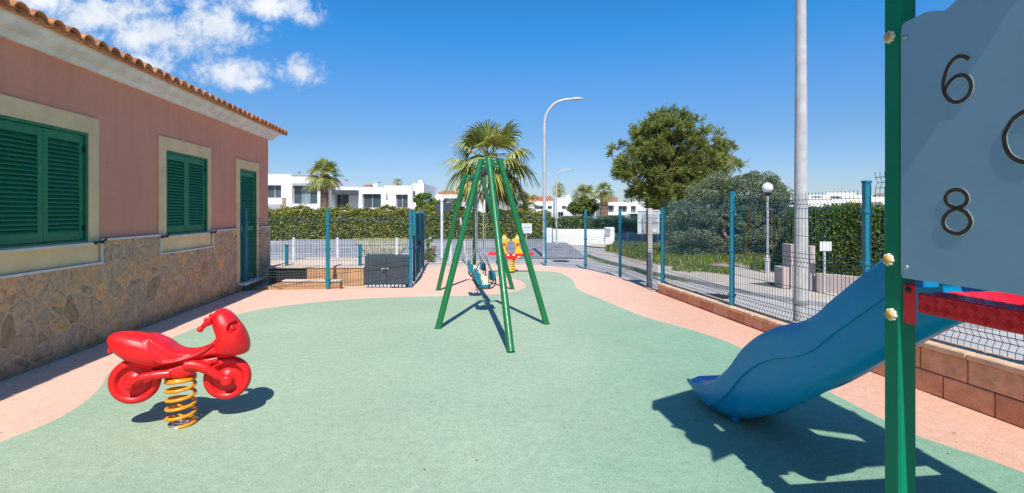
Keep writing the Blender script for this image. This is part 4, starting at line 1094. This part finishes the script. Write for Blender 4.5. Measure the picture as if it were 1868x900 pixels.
def plate_sign(px, base, x0, x1, y0, y1, label, z=0, m='sign_white'):
    b_ = G(px, base, z); s = b_.y/F; th = thing('sign', label, 'sign', b_)
    za, zb_ = CH-(y1-HY)*s, CH-(y0-HY)*s
    mb = MB(); mb.tube([b_, Vector((b_.x, b_.y, zb_-.03))], .02, 8); mb.build('post', M['galv_pole'], th)
    mb = MB(); mb.bbox((x0-CX)*s, (x1-CX)*s, b_.y-.032, b_.y-.021, za, zb_, .003); mb.build('plate', M[m], th)
    return th, b_, s
plate_sign(1504, 536, 1494, 1515, 441, 458, 'small blank white plate on a grey post by the pink low wall', .046)
th, b_, s = plate_sign(960, 470, 952, 970, 408, 426, 'small white street sign on a thin post right of the yellow rider')
mb = MB()
for k in range(5): mb.box((955-CX)*s, (967-CX)*s, b_.y-.036, b_.y-.0335, CH-(411.5+3*k-HY)*s-.006, CH-(411.5+3*k-HY)*s+.006)
mb.build('print', M['villa_grey'], th)
# tall white pole with a dark board
b_ = G(806, 471); s = b_.y/F; th = thing('sign', 'white pole with a dark rectangular board behind the gate', 'sign', b_)
mb = MB(); mb.tube([b_, Vector((b_.x, b_.y, CH-(366-HY)*s))], .045, 12); mb.build('post', M['fence_white'], th)
mb = MB(); mb.lathe([(.045, 0), (.045, .03), (.09, .10), (.03, .14), (.012, .22), (.001, .23)], 12, (b_.x, b_.y, CH-(369-HY)*s)); mb.build('finial', M['fence_white'], th)
mb = MB(); mb.bbox((793-CX)*s, (824-CX)*s, b_.y+.05, b_.y+.09, CH-(387.5-HY)*s, CH-(371-HY)*s, .006); mb.build('board', M['dark_window'], th)
pts = [G(852, 484, 0), A(840, 400, 15.6)]
mb = MB(); mb.tube([G(852, 483), Vector((A(840, 398, 15.4)))], .028, 10); tag(mb.build('leaning_pole', M['post_pale']), 'pale pole leaning to the left in front of the far hedge', 'pole')

# ---------------------------------------------------------------- low pink wall, gate and pillars on the right
th = thing('garden_wall', 'low pale pink wall with stepped pillars below the dark hedge', 'wall', (5.5, 10, 0))
def seg(p0, p1, w, z0, z1, mb, out=1):
    p0 = Vector((p0[0], p0[1], 0)); p1 = Vector((p1[0], p1[1], 0)); d = (p1-p0); n_ = Vector((d.y, -d.x, 0)).normalized()*w*-out
    mb.hexa([p0+Vector((0, 0, z0)), p1+Vector((0, 0, z0)), p1+n_+Vector((0, 0, z0)), p0+n_+Vector((0, 0, z0)), p0+Vector((0, 0, z1)), p1+Vector((0, 0, z1)), p1+n_+Vector((0, 0, z1)), p0+n_+Vector((0, 0, z1))])
k0 = G(1487, 532, .046); k1 = k0+Vector((.62, -.78, 0)).normalized()*4.2
mb = MB(); seg(k0, k1, .18, 0, .37, mb); mb.build('wall', M['pink_render'], th)
for (x0, x1, yb, yt) in ((1428, 1443, 527, 488), (1443.3, 1453, 528, 446), (1478.5, 1487.5, 531, 449)):
    a, b_ = G(x0, yb, .046), G(x1, yb, .046); z = CH-(yt-HY)*a.y/F
    mb = MB(); mb.bbox(a.x, b_.x, a.y, a.y+.32, 0, z, .006); mb.build('pillar', M['pink_render'], th)
a, b_ = G(1453.5, 529, .046), G(1478, 529, .046); mb = MB()
mb.box(a.x, b_.x, a.y+.12, a.y+.15, .09, .75)
for k in range(9): mb.box(a.x, b_.x, a.y+.10, a.y+.119, .10+k*.072, .15+k*.072)
mb.build('metal_gate', M['villa_grey'], th)

# ---------------------------------------------------------------- far white walls, road edge
def px_box(mb, x0, x1, y0, y1, Y, dep, ground=False):
    s = Y/F; z0 = CH-(y1-HY)*s; z1 = CH-(y0-HY)*s
    if ground: z0 = -.1
    mb.box((x0-CX)*s, (x1-CX)*s, Y, Y+dep, z0, z1)
mb = MB(); px_box(mb, 1007, 1104, 418.5, 445, 24.0, .25, True); tag(mb.build('boundary_wall', M['white_paint']), 'long white boundary wall across the road behind the street lamps', 'wall')
mb = MB(); px_box(mb, 994, 1007, 416, 430, 23.9, .4, True); tag(mb.build('meter_box', M['white_paint']), 'white block shaped meter box at the left end of the white wall', 'box')
th = thing('white_gate', 'white wall piece with grey panel where the white wall ends', 'gate', A(1095, 440, 24.3))
mb = MB(); px_box(mb, 1104.5, 1121, 415, 440, 23.8, .3, True); mb.build('wall', M['white_paint'], th)
mb = MB(); px_box(mb, 1104, 1113.5, 417, 430, 23.74, .05); mb.build('panel', M['villa_grey'], th)
th = thing('metal_fence', 'low grey slatted fence behind the pale far pavement', 'fence', A(1145, 437, 26.5))
mb = MB(); px_box(mb, 1115, 1240, 425, 438, 26.5, .04, True); mb.build('panel', M['villa_grey'], th)
mb = MB()
for px in (1118, 1145, 1172, 1200): px_box(mb, px-1, px+1, 423.5, 438, 26.4, .09, True)
mb.build('fence_rail', M['fence_white'], th)

# ---------------------------------------------------------------- villas
def villa(name, label, boxes, loc, extras):
    th = thing(name, label, 'house', loc)
    for (x0, x1, y0, y1, Y, dep, holes) in boxes:
        s = Y/F; cv_ = lambda px: (px-CX)*s; cz = lambda py: CH-(py-HY)*s
        hl = [(cv_(a), cv_(b_), cz(d), cz(c)) for a, b_, c, d in holes]
        mb = MB(); wallgrid(mb, cv_(x0), cv_(x1), -.1 if y1 is None else cz(y1), cz(y0), hl, .35, 0, lambda a, n, z, Y=Y: Vector((a, Y+n, z)))
        z1 = cz(y0); mb.box(cv_(x0), cv_(x1), Y+.352, Y+dep, z1-.25, z1)
        mb.box(cv_(x0), cv_(x0)+.25, Y+.352, Y+dep, -.1, z1-.252); mb.box(cv_(x1)-.25, cv_(x1), Y+.352, Y+dep, -.1, z1-.252); mb.box(cv_(x0)+.252, cv_(x1)-.252, Y+dep-.25, Y+dep, -.1, z1-.252)
        wl_ = mb.build('wall', M['villa_white'], th)
        for (a, b_, c, d) in hl:
            mb = MB(); mb.box(a, b_, Y+.30, Y+.33, c, d); wn = mb.build('window', M['dark_window'], th)
            mb = MB(); nb = max(2, int((b_-a)/1.1)+1)
            for k in range(nb+1):
                x = lerp(a+.03, b_-.03, k/nb); mb.box(x-.03, x+.03, Y+.25, Y+.299, c, d)
            mb.box(a+.061, b_-.061, Y+.252, Y+.297, c, c+.06); mb.build('window_frame', M['villa_grey'], wn)
            if (b_-a) > 1.6:
                mb = MB(); w = (b_-a)*.35; mb.box(a+w*.9, a+w*1.9, Y+.27, Y+.296, c+.07, d-.05); mb.build('glass_door', M['glass_blue'], wn)
    for e in extras:
        nm, m_, x0, x1, y0, y1, Y, dep = e[:8]
        mb = MB(); px_box(mb, x0, x1, y0, y1, Y, dep)
        if nm in ('timber_screen',):
            s = Y/F
            for k in range(int((x1-x0)/2)): mb.box((x0+2*k+.3-CX)*s, (x0+2*k+1.5-CX)*s, Y-.06, Y-.004, CH-(y1-HY)*s, CH-(y0-HY)*s)
        mb.build(nm, M[m_], th)
villa('villa', 'white flat roofed villa at the far left beside the pink house', [(440, 531, 318, None, 40, 8, [(485, 513, 338, 362)]), (531.5, 584, 321, None, 38.5, 9, [(533, 579, 336, 373)])], A(530, 380, 40),
      [('lintel', 'villa_grey', 533, 578, 334.5, 339, 38.3, .18), ('stone_panel', 'stone_clad', 514, 521, 361, 384, 39.9, .095), ('antenna', 'dark_steel', 543, 549, 314.3, 315, 40, .05), ('antenna_mast', 'dark_steel', 545.6, 546.3, 314, 320, 40.1, .04),
       ('terrace_wall', 'villa_grey', 470, 512, 373, 390, 39.7, .2), ('parapet', 'villa_grey', 531.5, 584, 318, 320.8, 38.45, .3)])
villa('villa', 'wide white villa with dark awning behind the clipped hedge', [(584.5, 700, 341.5, None, 42, 9, [(607, 636, 354, 380), (661, 695, 354, 380)]), (700.5, 752, 339, None, 41, 9, [(722, 744, 355, 380)]), (752.5, 773, 335, None, 41.5, 8, [])], A(680, 380, 42),
      [('awning', 'grey_slab', 598, 648, 347, 355, 41, .95), ('chimney', 'villa_white', 680, 688, 333, 341.3, 44, .8), ('chimney_cap', 'villa_grey', 678.5, 689.5, 331, 333, 43.9, 1), ('roof_unit', 'wood_brown', 663, 677, 337, 341.3, 44, .8),
       ('timber_screen', 'wood_brown', 616, 632, 328, 341, 45, .4), ('wall_lamp', 'villa_grey', 703.5, 707, 353.5, 363, 40.9, .09), ('chimney', 'villa_white', 763, 771, 329, 334.8, 43, .8), ('small_window', 'dark_window', 753, 757.5, 349, 362, 41.46, .03)])
def tiled_roof(th, x0, x1, y0, y1, Y, dep):
    s = Y/F; z0 = CH-(y1-HY)*s; z1 = CH-(y0-HY)*s; mb = MB(); a, b_ = (x0-CX)*s, (x1-CX)*s
    mb.hexa([(a, Y, z0-.12), (b_, Y, z0-.12), (b_, Y+dep, z0-.12), (a, Y+dep, z0-.12), (a, Y, z0), (b_, Y, z0), (b_-.3, Y+dep, z1), (a+.3, Y+dep, z1)])
    k = a+.1
    while k < b_-.1:
        mb.tube([(k, Y-.05, z0+.03), (lerp(k, (a+b_)/2, .03), Y+dep, z1+.03)], .11, 6); k += .26
    mb.build('roof', M['roof_tile'], th)
villa('villa', 'white villa with clay roof half hidden behind the big palm', [(772, 850, 355, None, 48, 8, [(800, 842, 362, 372)]), (850.5, 905, 362, None, 47, 8, [(862, 872, 366, 384)])], A(815, 380, 48),
      [('timber_screen', 'wood_brown', 772, 796, 343, 355, 48.5, .4), ('chimney', 'beige', 829, 832.5, 341, 350, 50, .6)])
tiled_roof(bpy.data.objects['villa.002'], 796, 845, 346, 355, 50, 5)
villa('villa', 'white two storey villa with brown roof behind the street lamps', [(962, 1012, 368, None, 50, 8, [(975, 992, 376, 382), (999, 1007, 376, 382), (977, 987, 387, 398), (1000, 1006, 387, 398)]), (1012.5, 1043, 361, None, 48, 8, [(1025, 1033, 376, 382), (1018, 1028, 387, 400)])], A(1000, 390, 50),
      [('chimney', 'white_paint', 1032, 1039, 354, 361, 50, .8), ('chimney_cap', 'villa_grey', 1031, 1038, 352, 354, 49.9, 1)])
tiled_roof(bpy.data.objects['villa.003'], 956, 1014, 357, 367, 51, 5)
villa('villa', 'white villa on pillars behind the twin palms near the pine', [(1085, 1105, 363, None, 47, 7, []), (1098, 1146, 369, 391, 44, 8, [(1101, 1120, 375, 388), (1128, 1144, 376, 388)]), (1146.5, 1240, 368, 390, 45, 8, [(1151, 1160, 376, 389)])], A(1130, 390, 45),
      [('timber_box', 'wood_brown', 1104, 1127, 360, 371, 46, 3), ('roof_unit', 'villa_grey', 1141, 1150, 366, 369, 46, .8)]+[('pillar', 'villa_white', x, x+5, 391.2, 409, 44, .4) for x in (1098, 1122, 1138)]+[('beam', 'villa_white', 1095, 1146, 390.3, 393, 43.9, .3)])
villa('villa', 'long low white building above the dark hedge at right', [(1440, 1700, 356, None, 30, 8, [(1480, 1500, 358.5, 361), (1515, 1535, 358.5, 362)])], A(1540, 370, 30),
      [('terrace', 'villa_white', 1508, 1560, 352, 356, 31, 3), ('parasol', 'wood_brown', 1598, 1625, 356, 359, 29.4, .3), ('door', 'beige', 1550, 1569, 366, 386, 29.9, .09)])

# ---------------------------------------------------------------- foliage
def blob_points(n, c, r, up=.35):
    d = unit(n); d[:, 2] += up*rng.uniform(0, 1, n); d /= np.linalg.norm(d, axis=1, keepdims=True)
    rad = rng.uniform(.55, 1.0, (n, 1))**.6
    return np.array(c)+d*rad*np.array(r), d
def canopy(name, clumps, per, size, m, parent, asp=.3, spread=1.0, up=.35):
    C = []; D = []
    for c, r in clumps:
        p, d = blob_points(per, c, r, up); C.append(p); D.append(d)
    C = np.concatenate(C); D = np.concatenate(D)
    u, v = leaf_axes(len(C), size, D, asp, spread)
    return quads(name, C, u, v, m, parent)
def shell(env, n, Y, rr, ydep):
    """clump centres spread through ellipses given in photo sizes, with depth"""
    out = []; s = Y/F
    for _ in range(n):
        x0, y0, a, b_ = random.choices(env, [e[2]*e[3] for e in env])[0]
        d = unit(1)[0]; q = random.uniform(.45, 1)**.5
        x, y = x0+d[0]*a*q, y0-d[2]*b_*q
        r = random.uniform(*rr)
        out.append((((x-CX)*s, Y+d[1]*ydep*q, CH-(y-HY)*s), (r, r, r*.8)))
    return out
def limbs(mb, base, targets, r0):
    base = Vector(base)
    for t in targets:
        t = Vector(t); m1 = base.lerp(t, .45)+Vector((random.uniform(-.2, .2), random.uniform(-.2, .2), random.uniform(.0, .3)))
        mb.tube(spline([base, m1, t], 4), [r0*(1-.75*i/8) for i in range(9)], 6)
# Aleppo pine
Yp = 24.0
th = thing('pine_tree', 'large rounded pine tree standing behind the notice board', 'tree', A(1212, 470, Yp)*1)
ORG[th.name] = th.location = Vector((A(1212, 400, Yp).x, Yp, 0))
env = [(1215, 376, 30, 14), (1262, 374, 40, 14), (1255, 352, 66, 22), (1195, 352, 40, 22), (1150, 318, 26, 22), (1215, 268, 62, 50), (1190, 240, 30, 30), (1225, 232, 38, 22), (1160, 288, 46, 34), (1262, 285, 62, 48), (1303, 300, 36, 38), (1222, 325, 74, 34), (1180, 330, 42, 24), (1262, 330, 52, 24), (1212, 358, 34, 18)]
cl = shell(env, 560, Yp, (.22, .50), 1.8)
def needles(cl, ctr, twigs, per, L, wd):
    C = []; U = []; V = []
    for c, r in cl:
        c = np.array(c); out = c-ctr; out /= np.linalg.norm(out)+1e-9
        d = unit(twigs)+out*.55+np.array([0, 0, .45]); d /= np.linalg.norm(d, axis=1, keepdims=True)
        ln = r[0]*rng.uniform(.45, 1.15, (twigs, 1))
        t = rng.uniform(.15, 1.0, (twigs, per, 1)); p = c+d[:, None, :]*ln[:, None, :]*t
        n_ = d[:, None, :]+rng.normal(0, .55, (twigs, per, 3)); n_ /= np.linalg.norm(n_, axis=2, keepdims=True)
        n_ = n_.reshape(-1, 3); p = p.reshape(-1, 3); w = np.cross(n_, unit(len(n_))); w /= np.linalg.norm(w, axis=1, keepdims=True)+1e-9
        l_ = L*rng.uniform(.6, 1.3, (len(p), 1)); C.append(p+n_*l_*.5); U.append(n_*l_*.5); V.append(w*wd)
    return np.concatenate(C), np.concatenate(U), np.concatenate(V)
quads('crown', *needles(cl, np.array(A(1225, 320, Yp)), 17, 24, .16, .011), M['pine_leaf'], th)
mb = MB(); core = [(c, (r[0]*.55,)*3) for c, r in cl]
tb = Vector(th.location); top_ = A(1215, 330, Yp)
mb.tube(spline([tb+Vector((0, 0, -.1)), tb+Vector((.1, 0, .9)), A(1210, 370, Yp), top_, A(1225, 270, Yp)], 4), [.24-.011*i for i in range(17)], 10)
limbs(mb, A(1210, 372, Yp), [c for c, r in cl[::9]], .07); mb.build('trunk', M['bark'], th)
# grey green olive thicket
Yo = 16.2
th = thing('olive_bush', 'broad grey green wild olive bush behind the globe lamp', 'bush', (A(1350, 400, Yo).x, Yo, 0))
env = [(1300, 385, 70, 48), (1370, 365, 62, 48), (1410, 395, 40, 60), (1345, 425, 100, 48), (1260, 420, 45, 50), (1400, 440, 48, 40), (1310, 345, 40, 22), (1280, 455, 60, 25), (1360, 460, 70, 22)]
cl = shell(env, 520, Yo, (.15, .30), 1.1)
canopy('crown', cl, 260, .036, M['olive_leaf'], th, asp=.3, spread=1.2, up=.4)
mb = MB(); limbs(mb, th.location, [c for c, r in cl[::8]], .06); mb.build('trunk', M['bark'], th)
# low scrub under the pine
th = thing('scrub', 'dark low scrub under the pine beside the grass', 'bush', (A(1180, 400, 20).x, 20, 0))
cl = shell([(1130, 452, 30, 8), (1175, 452, 40, 9), (1225, 448, 30, 20), (1260, 462, 30, 14)], 60, 19.5, (.10, .2), .6)
canopy('foliage', cl, 200, .04, M['olive_leaf'], th, asp=.4, up=.4)
# hedges
def hedge(label, p0, p1, w, h, m, n, size, group=None, name='hedge', hw=.12, core=True, wob=.06):
    p0 = Vector((p0[0], p0[1], 0)); p1 = Vector((p1[0], p1[1], 0)); d = p1-p0; L = d.length; d = d/L; nn = Vector((d.y, -d.x, 0))
    th = thing(name, label, 'hedge', p0, group)
    a = rng.uniform(0, L, n); side = rng.random(n); tf = w/(w+h*2+.001)
    pn = np.where(side < tf, rng.uniform(-w/2, w/2, n), np.where(rng.random(n) < .8, w/2, -w/2))
    pz = np.where(side < tf, h, rng.uniform(0, 1, n)**.9*h)
    jit = rng.normal(0, wob, (n, 3)); bumpy = (np.sin(a*2.3)*.5+np.sin(a*5.1+1)*.3+np.sin(a*11)*.2)*hw
    endm = rng.random(n) < .08
    a = np.where(endm, np.where(rng.random(n) < .5, 0, L), a); pn = np.where(endm, rng.uniform(-w/2, w/2, n), pn); pz = np.where(endm, rng.uniform(0, h, n), pz)
    pz = pz+np.where(pz > h*.9, bumpy, 0); pn = pn*(1+bumpy*.6)
    c = np.array(p0)+np.outer(a, np.array(d))+np.outer(pn, np.array(nn))+np.outer(pz, [0, 0, 1])+jit
    nr = np.outer(np.sign(pn)*(pz < h*.9), np.array(nn))+np.outer(pz >= h*.9, [0, 0, 1])
    u, v = leaf_axes(n, size, nr, .45, 1.3)
    quads('foliage', c, u, v, M[m], th)
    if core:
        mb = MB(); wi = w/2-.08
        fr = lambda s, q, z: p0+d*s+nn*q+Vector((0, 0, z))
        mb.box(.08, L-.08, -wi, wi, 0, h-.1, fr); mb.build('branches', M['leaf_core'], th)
    return th
hedge('long clipped green hedge between the white fence and the villas', A(440, 400, 27.6), A(1000, 400, 27.6), 1.0, 1.42, 'hedge_leaf', 42000, .075)
hedge('uneven taller hedge row directly in front of the left villas', A(440, 400, 31), A(842, 400, 31), .9, 1.62, 'hedge_leaf', 16000, .09, hw=.2)
hedge('dark clipped hedge behind the long white boundary wall', A(1005, 400, 27.5), A(1240, 400, 28.5), 1.0, .95, 'dark_hedge_leaf', 13000, .08)
hedge('dark hedge higher up in front of the white villa on pillars', A(1030, 400, 36), A(1245, 400, 36), .8, 1.02, 'dark_hedge_leaf', 8000, .09)
hedge('tall dark conifer hedge above the pink low wall at right', k0+Vector((.46, .36, 0)), k1+Vector((.46, .36, 0)), .7, 1.52, 'dark_hedge_leaf', 70000, .030, wob=.04, hw=.06)
hedge('dark conifer hedge end turning back beside the olive bush', G(1446, 512)+Vector((.45, .4, 0)), G(1446, 512)+Vector((2.9, 4.5, 0)), .6, 1.5, 'dark_hedge_leaf', 40000, .032, wob=.04, hw=.06)
def shrub(name, label, env, n, per, Y, rr, dep, size, m):
    th = thing(name, label, 'shrub', (A(env[0][0], 400, Y).x, Y, 0)); cl = shell(env, n, Y, rr, dep)
    canopy('foliage', cl, per, size, M[m], th, asp=.45); mb = MB(); limbs(mb, th.location, [c for c, r in cl[::4]], .04); mb.build('stem', M['bark'], th)
shrub('shrub', 'bright leafy shrub left of the dark board on the white pole', [(775, 372, 20, 16), (792, 380, 26, 12), (830, 384, 18, 12)], 46, 200, 33, (.2, .36), .6, .085, 'shrub_leaf')
shrub('shrub', 'dark green garden shrub below the pair of palms', [(1065, 378, 24, 14), (1050, 385, 14, 10), (1083, 384, 12, 9)], 36, 200, 41, (.25, .45), .7, .1, 'dark_hedge_leaf')
shrub('weed_bush', 'straggly green weed growing on the white fence behind the gate', [(784, 455, 4, 22), (778, 472, 9, 7), (790, 470, 6, 8)], 26, 90, 15.3, (.04, .09), .1, .03, 'shrub_leaf')
shrub('shrub', 'low leafy shrub in front of the long white building', [(1555, 380, 14, 7), (1540, 384, 12, 5)], 18, 120, 22, (.12, .2), .3, .05, 'shrub_leaf')
# fan palms
def palm(px, cy, base_h, Rr, Y, n, label, dead=14, seg_=22, tr=.16):
    s = Y/F; c = Vector(((px-CX)*s, Y, CH-(cy-HY)*s)); th = thing('palm_tree', label, 'tree', (c.x, Y, 0))
    Rm = Rr*s
    def leaf(mb, el, az, L, fan, droop, wdt):
        d = Vector((math.cos(el)*math.cos(az), math.cos(el)*math.sin(az), math.sin(el)))
        side = Vector((-math.sin(az), math.cos(az), 0)); up = side.cross(d)*-1
        if up.z < 0: up = -up
        b0 = c+Vector((random.uniform(-.05, .05)*Rm, random.uniform(-.05, .05)*Rm, random.uniform(-.08, .05)*Rm))
        h = b0+d*L*.5+Vector((0, 0, -L*.06))
        mb.tube([b0, b0+d*L*.27+Vector((0, 0, .0)), h], [Rm*.016, Rm*.012, Rm*.008], 4)
        for i in range(seg_):
            a = lerp(-1.75, 1.75, (i+.5)/seg_)*random.uniform(.97, 1.03); l2 = fan*(1-.22*abs(a)/1.75)*random.uniform(.88, 1.08)
            dr = d*math.cos(a)+side*math.sin(a)+up*(.18+.12*math.cos(a*2)); dr.normalize()
            w = dr.cross(up).normalized()*wdt; pts = [h]
            for k, t in enumerate((.45, .75, 1.0)):
                pts.append(h+dr*l2*t+Vector((0, 0, -droop*l2*t**2.6)))
            ws = [.25, 1.0, .7, .06]; vs = []
            for p_, q in zip(pts, ws): vs += [p_-w*q, p_+w*q+up*wdt*.3]
            mb.add(vs, [(0, 1, 3, 2), (2, 3, 5, 4), (4, 5, 7, 6)])
    mb = MB(); ga_ = 2.39996
    for i in range(n):
        t = i/n; el = lerp(1.3, -.8, t**.85)+random.uniform(-.1, .1)
        leaf(mb, el, i*ga_+random.uniform(-.2, .2), Rm*random.uniform(.9, 1.1), Rm*.66*random.uniform(.88, 1.1), lerp(.35, .95, t)*random.uniform(.7, 1.2), Rm*.021)
    mb.build('crown', M['palm_leaf'], th, recalc=False)
    if dead:
        mb = MB()
        for i in range(dead):
            leaf(mb, random.uniform(-1.3, -.75), i*ga_, Rm*random.uniform(.7, .95), Rm*.55, .55, Rm*.02)
        mb.build('dead_fronds', M['palm_dead'], th, recalc=False)
    mb = MB(); z0 = -.1; zt = c.z-Rm*.05; pts = []; rs = []
    k = 22
    for i in range(k+1):
        t = i/k; pts.append((c.x+math.sin(t*2)*.05, Y, lerp(z0, zt, t))); rs.append(tr*(1.15-.25*t+(.16 if t > .8 else 0))*(1+.09*(i % 2)))
    mb.tube(pts, rs, 12, smooth=False); mb.build('trunk', M['palm_trunk'], th)
palm(893, 288, 0, 84, 29.0, 30, 'big shaggy fan palm rising behind the swing', dead=22, seg_=26, tr=.26)
palm(591, 316, 0, 35, 36.0, 30, 'fan palm with brown trunk between the two left villas', dead=6, tr=.26)
palm(725, 334, 0, 12, 70.0, 18, 'tiny distant palm top above the wide white villa roof', dead=0, seg_=12)
palm(957, 372, 0, 30, 31.0, 22, 'small low fan palm just right of the big palm', dead=4, seg_=16)
palm(1019, 344, 0, 15, 56.0, 24, 'distant round palm behind the farther street lamp', dead=4, seg_=12)
palm(1066, 356, 0, 28, 42.0, 30, 'left one of the pair of palms near the white villa on pillars', dead=8, seg_=16)
palm(1101, 349, 0, 22, 40.0, 26, 'right one of the pair of palms with its trunk showing', dead=4, seg_=16, tr=.3)
# dry leaves and crumbs on the rubber
mb = MB()
for (px, py) in ((312, 773), (318, 778), (345, 776), (372, 752), (300, 700), (60, 690), (25, 706), (870, 840), (1740, 790)):
    g = G(px, py, .006); a = random.uniform(0, 3)
    mb.add([g+Vector((.012*math.cos(a+k*1.57)*(1.5 if k % 2 else .6), .012*math.sin(a+k*1.57)*(1.5 if k % 2 else .6), .004*(k % 3))) for k in range(4)], [(0, 1, 2, 3)])
tag(mb.build('leaf_litter', M['wood_brown']), 'scattered dry leaf crumbs on the rubber playground floor', 'litter', kind='stuff')
